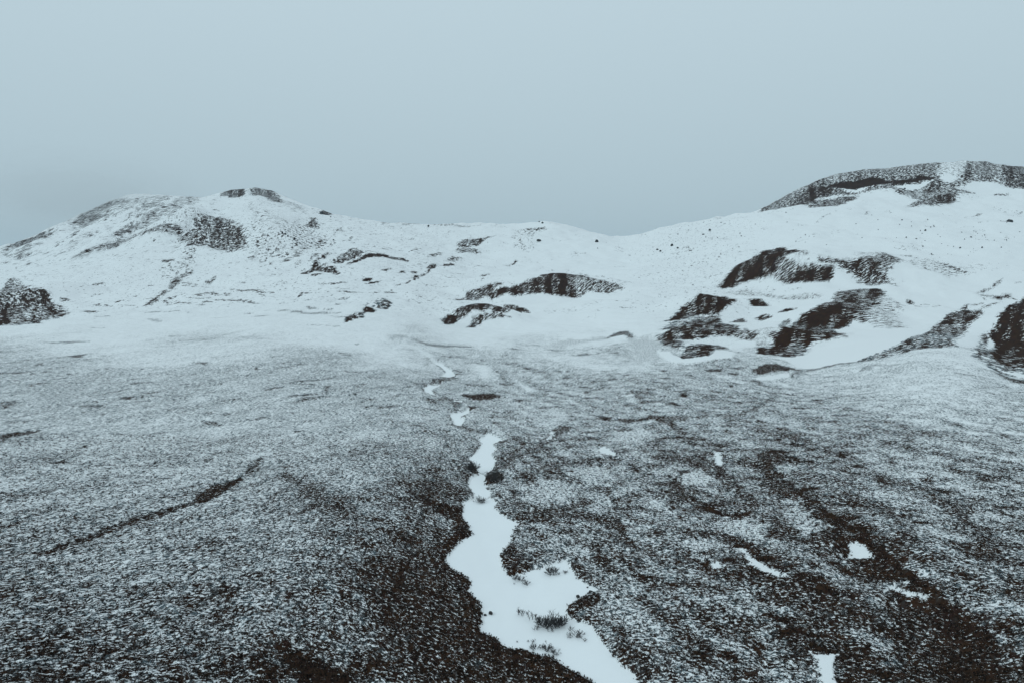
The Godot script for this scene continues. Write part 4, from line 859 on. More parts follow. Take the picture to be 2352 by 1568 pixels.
func build_fields() -> void:
	NRW = 1
	for r in ROWS: NRW += r
	var total := NC * NRW
	VX.resize(total); VZ.resize(total); VH.resize(total); VC.resize(total); VU.resize(total); VR.resize(total); VB.resize(total)
	var small_u := NET_U.duplicate()
	for c in NC:
		var u := lerpf(U_MIN, U_MAX, float(c) / (NC - 1))
		var zk := net_column(u, NET_Z, small_u)
		var hk := net_column(u, NET_H, small_u)
		var m := slopes(zk, hk)
		var cz := net_column(u, COVER_Z, COVER_U)
		var cv := net_column(u, COVER_V, COVER_U)
		var cn := cz.size()
		var ci := 0
		var zs := PackedFloat32Array()
		var r := 0
		for k in ROWS.size():
			var n: int = ROWS[k]
			for j in n + (1 if k == ROWS.size() - 1 else 0):
				var t := float(j) / n
				var z := 1.0 / lerpf(1.0 / zk[k], 1.0 / zk[k + 1], t)
				var x := u * z
				var i := c * NRW + r
				var h := hermite(zk, hk, m, k, z)
				var kn := 0.0
				var id := 0
				if k >= 2:
					id = 1 if k >= 5 else 0
					if k >= 6 and u < -0.13: id = 2
					elif k >= 8 and u > 0.2: id = 3
					for b in KNOLLS.size():
						var kb: Array = KNOLLS[b]
						var q: float = (x - kb[0]) * (x - kb[0]) / (kb[2] * kb[2]) + (z - kb[1]) * (z - kb[1]) / (kb[3] * kb[3])
						if q < 1:
							kn += kb[4] * (1 - q) * (1 - q)
							if q < 0.62 and kb[4] > 4.5 and id < 4: id = 4 + b
				for s in SPURS:
					if x < minf(s[0], s[2]) - s[4] or x > maxf(s[0], s[2]) + s[4] or z < minf(s[1], s[3]) - s[4] or z > maxf(s[1], s[3]) + s[4]: continue
					var dx: float = s[2] - s[0]
					var dz: float = s[3] - s[1]
					var tt: float = clampf(((x - s[0]) * dx + (z - s[1]) * dz) / (dx * dx + dz * dz), 0, 1)
					var ex: float = x - s[0] - tt * dx
					var ez: float = z - s[1] - tt * dz
					var q: float = (ex * ex + ez * ez) / (s[4] * s[4])
					if q < 1: kn += s[5] * (1 - q) * (1 - q) * sqrt(4 * tt * (1 - tt))
				var rough := 0.0
				var far := clampf((z - 150.0) / 500.0, 0, 1)
				if k < 9:
					rough = n_broad.get_noise_2d(x, z) * lerpf(0.5, 5.0, far)
					if z < 420: rough += n_fine.get_noise_2d(x, z) * 0.30 * (1 - z / 420.0) + n_mid.get_noise_2d(x, z) * 0.4
					else: rough += n_mid.get_noise_2d(x * 0.4, z * 0.4) * 0.9
				VX[i] = x; VZ[i] = z; VH[i] = h + kn + rough; VR[i] = id; VB[i] = rough
				# snow cover
				var zc := z
				if z > 150: zc = maxf(z + 85.0 * n_broad.get_noise_2d(x * 1.1 + 90, z * 0.9) * smoothstep(150.0, 240.0, z), 100.0)
				ci = 0
				while ci < cn - 2 and zc > cz[ci + 1]: ci += 1
				var ct := clampf((zc - cz[ci]) / (cz[ci + 1] - cz[ci]), 0, 1)
				var cov := clampf(lerpf(cv[ci], cv[ci + 1], ct), 0, 1)
				var w := z - 0.35 * x + 9.8 * log(cosh(clampf((x + 30.0) / 14.0, -20, 20)))
				if z < 420:
					var e := 4.0 * cov * (1 - cov)
					var st := n_streak.get_noise_2d(x * 0.33 + 70, w * 0.6)
					var right := smoothstep(-12.0, 12.0, x + 6.0)
					var bands := n_patch.get_noise_2d((x + 0.45 * z) * 1.7, z * 0.34)
					cov += e * (lerpf(0.2, lerpf(0.42, 0.2, smoothstep(110.0, 190.0, z)), right) * lerpf(n_patch.get_noise_2d(x * 0.7, w * 1.1), bands, right) + lerpf(0.26, 0.5, right) * n_streak.get_noise_2d(x * 0.9, w * 1.2) + 0.22 * n_fine.get_noise_2d(x * 0.55, w * 0.7) - 1.6 * maxf(0, st - 0.25) * smoothstep(110.0, 220.0, z))
				elif k < 9:
					var st := n_streak.get_noise_2d(x * 0.10, z * 0.16 + h * 0.3)
					cov -= clampf((st - 0.42) * 1.2, 0, 0.25)
					cov -= clampf((n_broad.get_noise_2d(x * 1.6 + 300, z * 1.6) - (0.16 if id == 2 else 0.34)) * 0.3, 0, 0.07)
				VC[i] = clampf(cov, 0, 1)
				if id == 2: VU[i] = Vector2((x * MOUNTAIN_GRAIN.x + z * MOUNTAIN_GRAIN.y) / 600.0, (z * MOUNTAIN_GRAIN.x - x * MOUNTAIN_GRAIN.y) / 190.0)
				elif z > 420: VU[i] = Vector2(x / 190.0, z / 160.0)
				else: VU[i] = Vector2(x / 33.0, w / 21.0)
				zs.append(z)
				r += 1
		ZCOL.append(zs)


func lay_patches() -> void:
	for p in PATCHES:
		var x0 := 1e9; var x1 := -1e9; var z0 := 1e9; var z1 := -1e9; var u0 := 1e9; var u1 := -1e9
		var soft: float = p[1]
		var ragged: float = p[2]
		var reach := soft * (1.8 + ragged * 1.9)
		for i in range(6, p.size(), 2):
			x0 = minf(x0, p[i]); x1 = maxf(x1, p[i]); z0 = minf(z0, p[i + 1]); z1 = maxf(z1, p[i + 1])
			u0 = minf(u0, minf((p[i] - reach) / p[i + 1], (p[i] - reach) / (p[i + 1] + reach))); u1 = maxf(u1, maxf((p[i] + reach) / p[i + 1], (p[i] + reach) / maxf(p[i + 1] - reach, 5)))
		x0 -= reach; x1 += reach; z0 -= reach * 2.5; z1 += reach * 2.5
		var c0 := clampi(int((u0 - U_MIN) / (U_MAX - U_MIN) * (NC - 1)), 0, NC - 1)
		var c1 := clampi(int((u1 - U_MIN) / (U_MAX - U_MIN) * (NC - 1)) + 2, 0, NC)
		var turned: bool = p[3] < 8
		var ca := cos(p[3])
		var sa := sin(p[3])
		var f := 9.0 / maxf(soft * 3.0, 0.9)
		for c in range(c0, c1):
			var zs: PackedFloat32Array = ZCOL[c]
			var r1 := zs.bsearch(z1)
			for r in range(zs.bsearch(z0), mini(r1, NRW)):
				var i := c * NRW + r
				var x := VX[i]
				if x < x0 or x > x1: continue
				var z := VZ[i]
				var d := outline_distance(x, z, p, 6)
				if d > reach * 2.5: continue
				d += soft * ragged * 2.1 * n_streak.get_noise_2d(x * f * 0.7 + 31.0, z * f * 0.45)
				var w := smoothstep(soft * 1.7, -soft * 0.9, d) if p[0] < 0.97 else smoothstep(soft, -soft, d)
				if w <= 0: continue
				if turned:
					var along := x * ca + z * sa
					var across := z * ca - x * sa
					var scale := 500.0 / (z + 60.0)
					var bare: float = p[0] + 0.4 * (1.0 - p[0]) * n_streak.get_noise_2d(along * (0.34 if z < 750 else 0.7) * scale, across * 0.8 * scale) + 0.14 * n_patch.get_noise_2d(along * scale, across * scale)
					VC[i] = lerpf(VC[i], clampf(bare, 0, 1), w)
					VU[i] = Vector2(along / p[4], across / p[5])
				else:
					VC[i] = lerpf(VC[i], p[0], w)
					if p[0] > 0.97: VH[i] -= VB[i] * w * 0.9


func near_outline(x: float, z: float, p: Array, bins: Dictionary) -> float:
	var best := 1e9
	var inside := false
	for i in bins.get(int(floor(z / 3.0)), []):
		var ax: float = p[i]
		var az: float = p[i + 1]
		var bx: float = p[(i + 2) % p.size()]
		var bz: float = p[(i + 3) % p.size()]
		var dx := bx - ax
		var dz := bz - az
		var px := x - ax
		var pz := z - az
		var t := clampf((px * dx + pz * dz) / (dx * dx + dz * dz + 1e-9), 0, 1)
		var q := (px - t * dx) * (px - t * dx) + (pz - t * dz) * (pz - t * dz)
		if q < best: best = q
		if (az > z) != (bz > z) and x < ax + dx * pz / dz: inside = not inside
	return -sqrt(best) if inside else sqrt(best)


func outline_bins(p: Array) -> Dictionary:
	var bins := {}
	for i in range(0, p.size(), 2):
		var za: float = minf(p[i + 1], p[(i + 3) % p.size()])
		var zb: float = maxf(p[i + 1], p[(i + 3) % p.size()])
		for b in range(int(floor((za - 5.0) / 3.0)), int(floor((zb + 5.0) / 3.0)) + 1):
			bins.get_or_add(b, []).append(i)
	return bins


func cut_stream(p: Array) -> void:
	var bins := outline_bins(p)
	var z0 := 1e9; var z1 := -1e9; var x0 := 1e9; var x1 := -1e9
	for i in range(0, p.size(), 2):
		x0 = minf(x0, p[i]); x1 = maxf(x1, p[i]); z0 = minf(z0, p[i + 1]); z1 = maxf(z1, p[i + 1])
	for c in NC:
		var zs: PackedFloat32Array = ZCOL[c]
		for r in range(zs.bsearch(z0 - 4), zs.bsearch(z1 + 4)):
			var i := c * NRW + r
			var x := VX[i]
			if x < x0 - 4 or x > x1 + 4: continue
			var z := VZ[i]
			var d := near_outline(x, z, p, bins)
			if d > 4: continue
			d += 0.35 * n_fine.get_noise_2d(x * 1.7 + 60, z * 1.7)
			var level := stream_level(x, z)
			if d < 0: VH[i] = level - 0.06 - 0.5 * smoothstep(0, 1.2, -d)
			else: VH[i] = lerpf(level + 0.02 + 0.45 * minf(d, 1.0), VH[i], smoothstep(0.0, 3.0, d))
			if d < 0.05: VC[i] = 1.0


func stream_level(x: float, z: float) -> float:
	var mid := base_height(x * 0.5, z)
	return lerpf(mid, base_height(x, z), 0.6) - 0.35


# ---------------------------------------------------------------- materials
func grain_texture() -> ImageTexture:
	# seamless patchy grain, its values spread evenly from 0 to 1, kept in the alpha channel as 0.5 .. 1
	var size := 2048
	var n := FastNoiseLite.new()
	n.noise_type = FastNoiseLite.TYPE_PERLIN
	n.seed = 11
	n.frequency = 1.0 / 38.0
	n.fractal_type = FastNoiseLite.FRACTAL_FBM
	n.fractal_octaves = 5
	n.fractal_gain = 0.84
	n.fractal_lacunarity = 2.1
	var img := n.get_seamless_image(size, size, false, false, 0.1, true)
	img.convert(Image.FORMAT_L8)
	var a := img.get_data()
	var count := PackedInt32Array()
	count.resize(256)
	for v in a: count[v] += 1
	var level := PackedByteArray()
	level.resize(256)
	var sum := 0
	for v in 256:
		sum += count[v]
		level[v] = 128 + int(127.0 * sum / a.size())
	var out := PackedByteArray()
	out.resize(a.size() * 2)
	var g := 77
	for i in a.size():
		g = (g * 1103515245 + 12345) & 0x7fffffff
		out[2 * i] = 242 + ((g >> 16) & 13)
		out[2 * i + 1] = level[a[i]]
	var t := ImageTexture.create_from_image(Image.create_from_data(size, size, false, Image.FORMAT_LA8, out))
	return t


var snow_mat: StandardMaterial3D
var heath_mat: StandardMaterial3D
var drift_mat: StandardMaterial3D
var twig_mat: StandardMaterial3D
var rock_mat: StandardMaterial3D


func make_materials() -> void:
	snow_mat = StandardMaterial3D.new()
	snow_mat.albedo_texture = grain_texture()
	snow_mat.vertex_color_use_as_albedo = true
	snow_mat.transparency = BaseMaterial3D.TRANSPARENCY_ALPHA_SCISSOR
	snow_mat.alpha_scissor_threshold = 0.5
	snow_mat.roughness = 0.9
	snow_mat.metallic_specular = 0.2
	heath_mat = StandardMaterial3D.new()
	heath_mat.vertex_color_use_as_albedo = true
	heath_mat.roughness = 1.0
	heath_mat.metallic_specular = 0.1
	drift_mat = StandardMaterial3D.new()
	drift_mat.albedo_color = Color(0.86, 0.865, 0.87).linear_to_srgb()
	drift_mat.roughness = 0.9
	drift_mat.metallic_specular = 0.2
	twig_mat = StandardMaterial3D.new()
	twig_mat.albedo_color = Color(0.045, 0.042, 0.042).linear_to_srgb()
	twig_mat.roughness = 1.0
	rock_mat = StandardMaterial3D.new()
	rock_mat.albedo_color = Color(0.035, 0.034, 0.034).linear_to_srgb()
	rock_mat.roughness = 1.0


# ---------------------------------------------------------------- terrain meshes
func build_terrain() -> void:
	var total := NC * NRW
	var normals := PackedVector3Array()
	normals.resize(total)
	for c in NC:
		var cl := maxi(c - 1, 0) * NRW
		var cr := mini(c + 1, NC - 1) * NRW
		for r in NRW:
			var ra := maxi(r - 1, 0)
			var rb := mini(r + 1, NRW - 1)
			var i := c * NRW + r
			var ax := VX[cr + r] - VX[cl + r]
			var ay := VH[cr + r] - VH[cl + r]
			var az := VZ[cr + r] - VZ[cl + r]
			var ia := c * NRW + ra
			var ib := c * NRW + rb
			var bx := VX[ib] - VX[ia]
			var by := VH[ib] - VH[ia]
			var bz := VZ[ib] - VZ[ia]
			# across x away, in x, y, depth; depth is -z
			normals[i] = Vector3(-(ay * bz - az * by), ax * bz - az * bx, ax * by - ay * bx).normalized()
	var count := 4 + KNOLLS.size()
	for id in count:
		var ground := PackedInt32Array()
		var cover := PackedInt32Array()
		for c in NC - 1:
			for r in NRW - 1:
				var a := c * NRW + r
				if VR[a] != id: continue
				var b := a + NRW
				var lo := minf(minf(VC[a], VC[a + 1]), minf(VC[b], VC[b + 1]))
				var hi := maxf(maxf(VC[a], VC[a + 1]), maxf(VC[b], VC[b + 1]))
				if lo < 0.996:
					ground.append(a); ground.append(b + 1); ground.append(b); ground.append(a); ground.append(a + 1); ground.append(b + 1)
				if hi > 0.01:
					cover.append(a); cover.append(b + 1); cover.append(b); cover.append(a); cover.append(a + 1); cover.append(b + 1)
		if cover.is_empty() and ground.is_empty(): continue
		landform(id, ground, cover, normals)


func sheet(indices: PackedInt32Array, normals: PackedVector3Array, is_snow: bool) -> ArrayMesh:
	var map := PackedInt32Array()
	map.resize(NC * NRW)
	map.fill(-1)
	var v := PackedVector3Array()
	var n := PackedVector3Array()
	var uv := PackedVector2Array()
	var col := PackedColorArray()
	var out := PackedInt32Array()
	out.resize(indices.size())
	for k in indices.size():
		var i := indices[k]
		var j := map[i]
		if j < 0:
			j = v.size()
			map[i] = j
			var z := VZ[i]
			var c := VC[i]
			n.append(normals[i])
			if is_snow:
				v.append(Vector3(VX[i], VH[i] + 0.05 + z * 0.0003, -z))
				uv.append(VU[i])
				col.append(Color(0.87, 0.87, 0.87, 1.0 / (2.0 - c) if c < 0.996 else 1.0))
			else:
				v.append(Vector3(VX[i], VH[i], -z))
				# bare wet heath is nearly black brown; where snow has stayed the twigs between it carry rime
				var q := 0.5 + 0.5 * n_streak.get_noise_2d(VX[i] * 1.3, z * 1.3)
				var rime := smoothstep(0.15, 0.6, c + 0.35 * n_fine.get_noise_2d(VX[i] * 0.7, z * 0.7)) if VR[i] == 0 else 0.0
				col.append(Color(lerpf(lerpf(0.013, 0.060, q), 0.112, rime), lerpf(lerpf(0.009, 0.031, q), 0.145, rime), lerpf(lerpf(0.008, 0.019, q), 0.160, rime)))
		out[k] = j
	var arrays := []
	arrays.resize(Mesh.ARRAY_MAX)
	arrays[Mesh.ARRAY_VERTEX] = v
	arrays[Mesh.ARRAY_NORMAL] = n
	arrays[Mesh.ARRAY_COLOR] = col
	if is_snow: arrays[Mesh.ARRAY_TEX_UV] = uv
	arrays[Mesh.ARRAY_INDEX] = out
	var m := ArrayMesh.new()
	m.add_surface_from_arrays(Mesh.PRIMITIVE_TRIANGLES, arrays)
	return m


const FORMS := [
	["valley_ground", "snow-dusted brown heath covering the near valley floor", "ground"],
	["snowfield", "smooth white snow slopes rising behind the heath valley", "snowfield"],
	["mountain", "white mountain with its top in the cloud at far left", "mountain"],
	["mountain", "dark craggy mountain top above the white slope at right", "mountain"],
	["hill", "long dark rilled hill above the white bowl in the centre", "hill"],
	["hill", "small dark hill at the edge of the white bowl", "hill"],
	["hill", "tall pointed dark hill high on the right slope", "hill"],
	["hill", "pale speckled hill right of the tall pointed dark one", "hill"],
	["hill", "small dark rounded hill below the pointed hill", "hill"],
	["hill", "low dark hill", "hill"],
	["hill", "broad dark hill with branching rills above the snow bank", "hill"],
	["hill", "low dark foot of the broad rilled hill", "hill"],
	["hill", "almost black steep hill at the right edge", "hill"],
	["hill", "craggy dark hill at the left edge below the mountain", "hill"],
	["hill", "low snowy rise in the plain", "hill"],
	["hill", "small dark hummock", "hill"],
]


func landform(id: int, ground: PackedInt32Array, cover: PackedInt32Array, normals: PackedVector3Array) -> void:
	var o := Node3D.new()
	o.name = numbered(FORMS[id][0])
	add_child(o)
	tag(o, FORMS[id][1], FORMS[id][2], "", "structure")
	if not ground.is_empty():
		var g := MeshInstance3D.new()
		g.name = "heath"
		g.mesh = sheet(ground, normals, false)
		g.material_override = heath_mat
		o.add_child(g, true)
	if not cover.is_empty():
		var s := MeshInstance3D.new()
		s.name = "snow_cover"
		s.mesh = sheet(cover, normals, true)
		s.material_override = snow_mat
		o.add_child(s, true)


func build_stream(p: Array, label: String) -> void:
	var bins := outline_bins(p)
	var z0 := 1e9; var z1 := -1e9; var x0 := 1e9; var x1 := -1e9
	for i in range(0, p.size(), 2):
		x0 = minf(x0, p[i]); x1 = maxf(x1, p[i]); z0 = minf(z0, p[i + 1]); z1 = maxf(z1, p[i + 1])
	var step := 0.5
	var nx := int((x1 - x0 + 3) / step) + 1
	var nz := int((z1 - z0 + 3) / step) + 1
	var keep := PackedInt32Array()
	keep.resize(nx * nz)
	keep.fill(-1)
	var st := SurfaceTool.new()
	st.begin(Mesh.PRIMITIVE_TRIANGLES)
	st.set_smooth_group(0)
	var n := 0
	for b in nz:
		for a in nx:
			var x := x0 - 1.5 + a * step
			var z := z0 - 1.5 + b * step
			if near_outline(x, z, p, bins) < 0.5:
				keep[b * nx + a] = n
				n += 1
				st.add_vertex(Vector3(x, stream_level(x, z) + 0.16 * n_mid.get_noise_2d(x * 1.2, z * 1.2), -z))
	for b in nz - 1:
		for a in nx - 1:
			var i := b * nx + a
			var q := [keep[i], keep[i + 1], keep[i + nx + 1], keep[i + nx]]
			if q.min() < 0: continue
			for k in [0, 3, 2, 0, 2, 1]: st.add_index(q[k])
	st.generate_normals()
	var o := MeshInstance3D.new()
	o.name = numbered("frozen_stream")
	o.mesh = st.commit()
	o.material_override = drift_mat
	add_child(o)
	tag(o, label, "stream", "", "structure")


# ---------------------------------------------------------------- plants and stones
const SHRUB_LABELS := [
	"rounded bare shrub standing alone in the snowy bay of the stream",
	"small low shrub right of the lone rounded shrub in the bay",
	"bare shrub farthest out on the snow off the heath point",
	"middle shrub of the three off the dark heath point",
	"bare shrub closest to the tip of the dark heath point",
	"tiny shrub on the snow below the heath point, leftmost of its bunch",
	"single thin sapling, leftmost of the thin saplings on the stream",
	"thin sapling between the leftmost sapling and the bushy one",
	"bushy upright sapling just left of the big shrub clump",
	"slender single stem against the left side of the big shrub clump",
	"leftmost shrub of the big clump in the stream snow",
	"tallest shrub in the middle of the big stream clump",
	"shrub right of the tallest one in the big stream clump",
	"rightmost shrub of the big clump in the stream snow",
	"small shrub below the left end of the big clump",
	"small shrub below the middle of the big clump",
	"small tuft of twigs right of the big shrub clump",
	"low flat shrub left of the rounded one below the clump",
	"rounded dark shrub below and right of the big clump",
	"tiny shrub farthest right on the lower stream snow",
	"small shrub above the row of shrubs at the lower left bank",
	"tiny shrub left of the small one above the lower bank row",
	"leftmost shrub in the row along the lower left bank",
	"second shrub from the left in the lower left bank row",
	"third shrub from the left in the lower left bank row",
	"rightmost shrub in the row along the lower left bank",
	"few twigs barely out of the snow near the lower left bank",
	"low grey shrub in the narrow neck of the stream",
	"large dark bush on the right bank above the narrow neck",
	"dark bush on the left bank above the narrow neck",
	"few twigs between the two shrubs in the snowy bay",
]
const ROCK_LABELS := [
	["dark boulder alone on the stream snow near the left bank", ""],
	["small flat stone left of the lone boulder on the stream", ""],
	["dark stone near the right end of the snowy bay", ""],
	["smaller dark stone at the lower edge of the snowy bay", ""],
	["tiny flat stone at the upper edge of the snowy bay", ""],
	["small dark boulder on the white flank of the left mountain", "boulders on the left mountain flank"],
	["dark boulder on the right shoulder of the left mountain", "boulders on the left mountain shoulder"],
	["dark boulder on the white slope below the flat skyline left of centre", "boulders below the flat skyline"],
	["dark boulder on the white slope near the low saddle", "boulders near the saddle"],
	["dark boulder on the white slope right of the saddle", "boulders right of the saddle"],
	["small dark stone scattered on the broad white slope at right", "stones on the right slope"],
	["dark stone just below the right mountain crag", "stones below the right crag"],
	["large dark outcrop stone on the white slope near the right edge", ""],
]


func twig(st: SurfaceTool, a: Vector3, b: Vector3, r: float) -> void:
	var d := (b - a).normalized()
	var s := d.cross(Vector3(0.3, 0.1, 1).normalized()).normalized()
	var t := d.cross(s)
	for k in 3:
		var p := s * cos(k * TAU / 3) + t * sin(k * TAU / 3)
		var q := s * cos((k + 1) * TAU / 3) + t * sin((k + 1) * TAU / 3)
		st.add_vertex(a + p * r); st.add_vertex(b + p * r * 0.4); st.add_vertex(a + q * r)
		st.add_vertex(a + q * r); st.add_vertex(b + p * r * 0.4); st.add_vertex(b + q * r * 0.4)


func branch(stems: SurfaceTool, fine: SurfaceTool, a: Vector3, d: Vector3, length: float, r: float, level: int) -> void:
	var b := a + d * length
	twig(stems if level >= 2 else fine, a, b, r)
	if level == 0: return
	for k in rng.randi_range(2, 4):
		var e := (d + Vector3(rng.randf_range(-1, 1), rng.randf_range(-0.35, 0.6), rng.randf_range(-1, 1)) * 0.75).normalized()
		branch(stems, fine, a.lerp(b, rng.randf_range(0.45, 1.0)), e, length * rng.randf_range(0.5, 0.8), r * 0.75, level - 1)


func shrub(s: Array, label: String) -> void:
	var stems := SurfaceTool.new()
	stems.begin(Mesh.PRIMITIVE_TRIANGLES)
	var fine := SurfaceTool.new()
	fine.begin(Mesh.PRIMITIVE_TRIANGLES)
	var w: float = s[2] * 1.15
	var h: float = s[3] * 1.15
	var kind := int(s[4])
	var small := w < 0.5 and kind == 0
	if small: fine = stems
	var n := 4 if kind == 1 else int(clampf(w * 13.0, 6, 24))
	for k in n:
		var out := 0.25 if kind == 1 else 0.95
		var d := Vector3(rng.randf_range(-1, 1) * out * w / h, rng.randf_range(0.8, 1.2), rng.randf_range(-1, 1) * out * w / h).normalized()
		var from := Vector3(rng.randf_range(-0.25, 0.25) * w, -0.04, rng.randf_range(-0.25, 0.25) * w)
		twig(stems, Vector3(0, -0.12, 0), from, 0.02)
		branch(stems, fine, from, d, h * rng.randf_range(0.42, 0.6), clampf(h * 0.026, 0.014, 0.034), 3 if w > 0.45 or kind == 1 else 2)
	stems.generate_normals()
	if not small: fine.generate_normals()
	var o := Node3D.new()
	o.name = numbered("shrub")
	add_child(o)
	o.position = Vector3(s[0], standing_height(s[0], s[1]), -s[1])
	tag(o, label, "shrub", "bare shrubs along the frozen stream")
	for part in [["stems", stems], ["twigs", fine]]:
		if part[0] == "twigs" and small: continue
		var m := MeshInstance3D.new()
		m.name = part[0]
		m.mesh = part[1].commit()
		m.material_override = twig_mat
		o.add_child(m, true)


func tufts() -> void:
	# wiry dwarf-shrub tufts that stick out of the thin snow on the near slopes
	var st := SurfaceTool.new()
	st.begin(Mesh.PRIMITIVE_TRIANGLES)
	var r2 := RandomNumberGenerator.new()
	r2.seed = 21
	for k in 11:
		var a := k * 2.4
		var lean := r2.randf_range(0.2, 1.0)
		var d := Vector3(cos(a) * lean, 1.0, sin(a) * lean).normalized()
		var side := Vector3(-sin(a), 0, cos(a)) * 0.16
		var foot := Vector3(cos(a * 1.7), 0, sin(a * 1.7)) * 0.25 - Vector3(0, 0.1, 0)
		st.add_vertex(foot - side); st.add_vertex(foot + d * r2.randf_range(0.7, 1.15)); st.add_vertex(foot + side)
	st.generate_normals()
	var mm := MultiMesh.new()
	mm.transform_format = MultiMesh.TRANSFORM_3D
	mm.use_colors = true
	mm.mesh = st.commit()
	var where: Array[Transform3D] = []
	var tint := PackedColorArray()
	var first := 0
	var last := int(ROWS[0] + ROWS[1] + ROWS[2])
	while where.size() < 120000:
		var c := r2.randi_range(int(NC * 0.06), int(NC * 0.94))
		var r := r2.randi_range(first + 6, last)
		var i := c * NRW + r
		var z := VZ[i]
		# rows lie closer together near the camera: thin them so that tufts are even over the ground
		if r2.randf() > z * z / 26000.0 + 0.12: continue
		if r2.randf() > pow(1.0 - VC[i], 0.8): continue
		var s := r2.randf_range(0.10, 0.26)
		var b := Basis(Vector3.UP, r2.randf() * TAU).scaled(Vector3(s, s * r2.randf_range(0.6, 1.1), s))
		where.append(Transform3D(b, Vector3(VX[i] + r2.randf_range(-0.3, 0.3), VH[i] + 0.04, -z + r2.randf_range(-0.3, 0.3))))
		var q := r2.randf()
		tint.append(Color(lerpf(0.016, 0.095, q * q), lerpf(0.012, 0.058, q * q), lerpf(0.010, 0.040, q * q)))
	mm.instance_count = where.size()
	for k in where.size():
		mm.set_instance_transform(k, where[k])
		mm.set_instance_color(k, tint[k])
	var o := MultiMeshInstance3D.new()
	o.name = "heath_tufts"
	o.multimesh = mm
	o.material_override = heath_mat
	add_child(o)
	tag(o, "wiry dark brown heath tufts poking through thin snow", "heath", "", "stuff")


func standing_height(x: float, z: float) -> float:
	var p: Array = STREAMS[0]
	if outline_distance(x, z, p, 0) < 0: return stream_level(x, z)
	return surface_height(x, z)


func surface_height(x: float, z: float) -> float:
	var c := clampi(int(roundf((x / z - U_MIN) / (U_MAX - U_MIN) * (NC - 1))), 0, NC - 1)
	var zs: PackedFloat32Array = ZCOL[c]
	return VH[c * NRW + clampi(zs.bsearch(z), 0, NRW - 1)]


func boulder(s: Array, label: String, group: String) -> void:
	var st := SurfaceTool.new()
	st.begin(Mesh.PRIMITIVE_TRIANGLES)
	st.set_smooth_group(-1)
	var ball := SphereMesh.new()
	ball.radial_segments = 10
	ball.rings = 6
	ball.radius = 0.5
	ball.height = 1.0
	var mdt := MeshDataTool.new()
	var am := ArrayMesh.new()
	am.add_surface_from_arrays(Mesh.PRIMITIVE_TRIANGLES, ball.get_mesh_arrays())
	mdt.create_from_surface(am, 0)
	var sx: float = s[2]
	var sy: float = s[3] * 1.3
	var off := rng.randf() * 100.0
	for i in mdt.get_vertex_count():
		var v := mdt.get_vertex(i)
		var f := 1.0 + 0.55 * n_mid.get_noise_3d(v.x * 9 + off, v.y * 9, v.z * 9)
		v = v * f
		mdt.set_vertex(i, Vector3(v.x * sx, v.y * sy, v.z * sx * 0.8))
	am = ArrayMesh.new()
	mdt.commit_to_surface(am)
	st.append_from(am, 0, Transform3D.IDENTITY)
	st.deindex()
	st.generate_normals()
	var o := MeshInstance3D.new()
	o.name = numbered("boulder")
	o.mesh = st.commit()
	o.material_override = rock_mat
	add_child(o)
	o.position = Vector3(s[0], standing_height(s[0], s[1]) + sy * 0.18, -s[1])
	o.rotation.y = rng.randf() * TAU
	tag(o, label, "boulder", group)


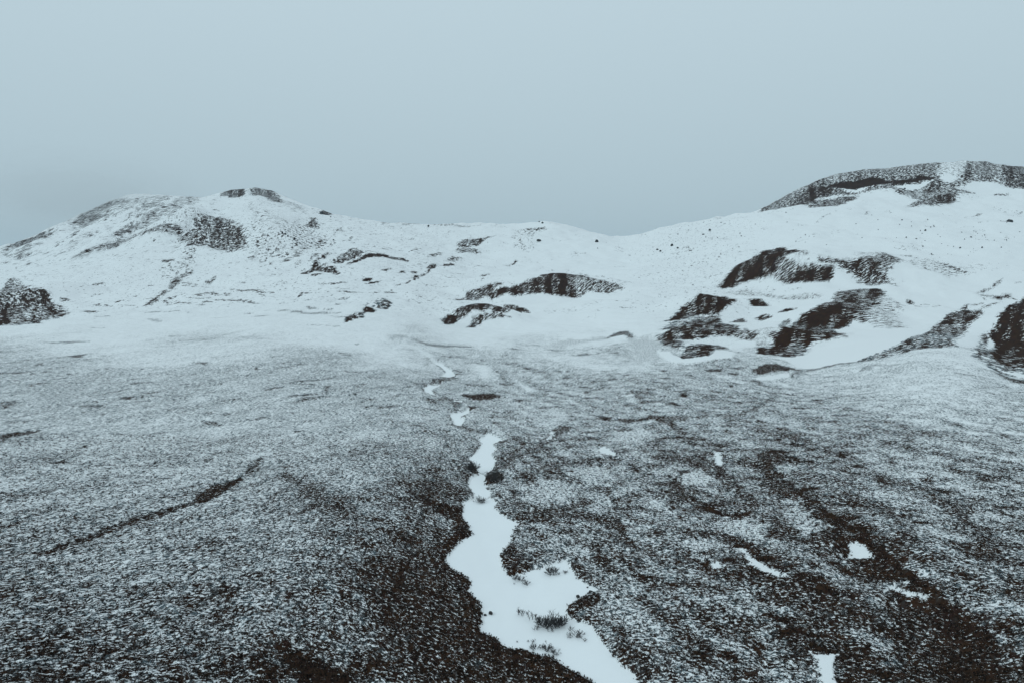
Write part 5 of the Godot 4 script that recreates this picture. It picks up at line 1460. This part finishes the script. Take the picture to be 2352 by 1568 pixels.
func _ready() -> void:
	# camera
	var cam := Camera3D.new()
	cam.name = "camera"
	cam.fov = 53.13
	cam.near = 0.5
	cam.far = 9000
	cam.position = Vector3(0, 40, 0)
	cam.rotation.x = -atan(268.0 / 2731.0)
	add_child(cam)
	# low overcast sky, brighter overhead
	var sky_mat := ProceduralSkyMaterial.new()
	sky_mat.sky_horizon_color = Color(0.395, 0.52, 0.58).linear_to_srgb()
	sky_mat.sky_top_color = Color(0.59, 0.725, 0.80).linear_to_srgb()
	sky_mat.sky_curve = 0.3
	sky_mat.ground_horizon_color = Color(0.395, 0.52, 0.58).linear_to_srgb()
	sky_mat.ground_bottom_color = Color(0.36, 0.47, 0.52).linear_to_srgb()
	sky_mat.sun_angle_max = 0.0
	var murk := FastNoiseLite.new()
	seeded(murk, 14, 110.0, 4)
	var veil := murk.get_seamless_image(1024, 512)
	veil.convert(Image.FORMAT_RGBA8)
	sky_mat.sky_cover = ImageTexture.create_from_image(veil)
	sky_mat.sky_cover_modulate = Color(0.035, 0.042, 0.045)
	var sky := Sky.new()
	sky.sky_material = sky_mat
	var env := Environment.new()
	env.background_mode = Environment.BG_SKY
	env.sky = sky
	env.tonemap_mode = Environment.TONE_MAPPER_LINEAR
	env.tonemap_exposure = 1.0
	env.sdfgi_enabled = true
	env.ssao_enabled = true
	env.ssil_enabled = true
	env.fog_enabled = true
	env.fog_density = 0.00006
	env.fog_light_color = Color(0.80, 0.92, 1.0)
	env.volumetric_fog_enabled = true
	env.volumetric_fog_density = 0.0
	var we := WorldEnvironment.new()
	we.name = "overcast"
	we.environment = env
	add_child(we)
	var sun := DirectionalLight3D.new()
	sun.name = "veiled_sun"
	sun.light_energy = 0.27
	sun.light_angular_distance = 18.0
	sun.light_color = Color(0.88, 0.98, 1.0)
	sun.shadow_enabled = true
	sun.rotation_degrees = Vector3(-32, -60, 0)
	add_child(sun)

	rng.seed = 5
	seeded(n_broad, 3, 75.0, 3)
	seeded(n_mid, 4, 9.0, 3)
	seeded(n_fine, 6, 1.8, 3, 0.6)
	seeded(n_patch, 8, 16.0, 3, 0.55)
	seeded(n_streak, 9, 5.0, 4, 0.6)
	make_materials()
	print("materials ", Time.get_ticks_msec())
	build_fields()
	print("fields ", Time.get_ticks_msec())
	lay_patches()
	print("patches ", Time.get_ticks_msec())
	for p in STREAMS: cut_stream(p)
	print("streams ", Time.get_ticks_msec())
	build_terrain()
	print("terrain ", Time.get_ticks_msec())
	var names := ["broad winding stream under smooth drifted snow in the foreground", "short bend of snow-filled stream just above the main stream", "small crooked strip of snow-filled stream farther up the valley", "farthest narrow strip of snow-filled stream near the snowfield", "tiny sliver of snow-filled stream between two bends"]
	for k in STREAMS.size(): build_stream(STREAMS[k], names[k])
	tufts()
	print("tufts ", Time.get_ticks_msec())
	for k in SHRUBS.size(): shrub(SHRUBS[k], SHRUB_LABELS[k])
	for s in ROCKS: boulder(s, ROCK_LABELS[int(s[4])][0], ROCK_LABELS[int(s[4])][1])
	# the cloud that veils the top of the left mountain
	for m in [[-930, 200, -1380, 640, 190, 330, 0.00028], [-850, 200, -1370, 430, 130, 280, 0.00034], [-860, 198, -1370, 280, 90, 240, 0.0005]]:
		var fog := FogVolume.new()
		fog.name = numbered("cloud")
		fog.shape = RenderingServer.FOG_VOLUME_SHAPE_ELLIPSOID
		fog.size = Vector3(m[3], m[4], m[5])
		var fm := FogMaterial.new()
		fm.density = m[6]
		fm.albedo = Color(1, 1, 1)
		fog.material = fm
		fog.position = Vector3(m[0], m[1], m[2])
		add_child(fog)
		tag(fog, "thin grey cloud veiling the left mountain top", "cloud", "cloud on the left mountain", "stuff")
	print("done ", Time.get_ticks_msec())
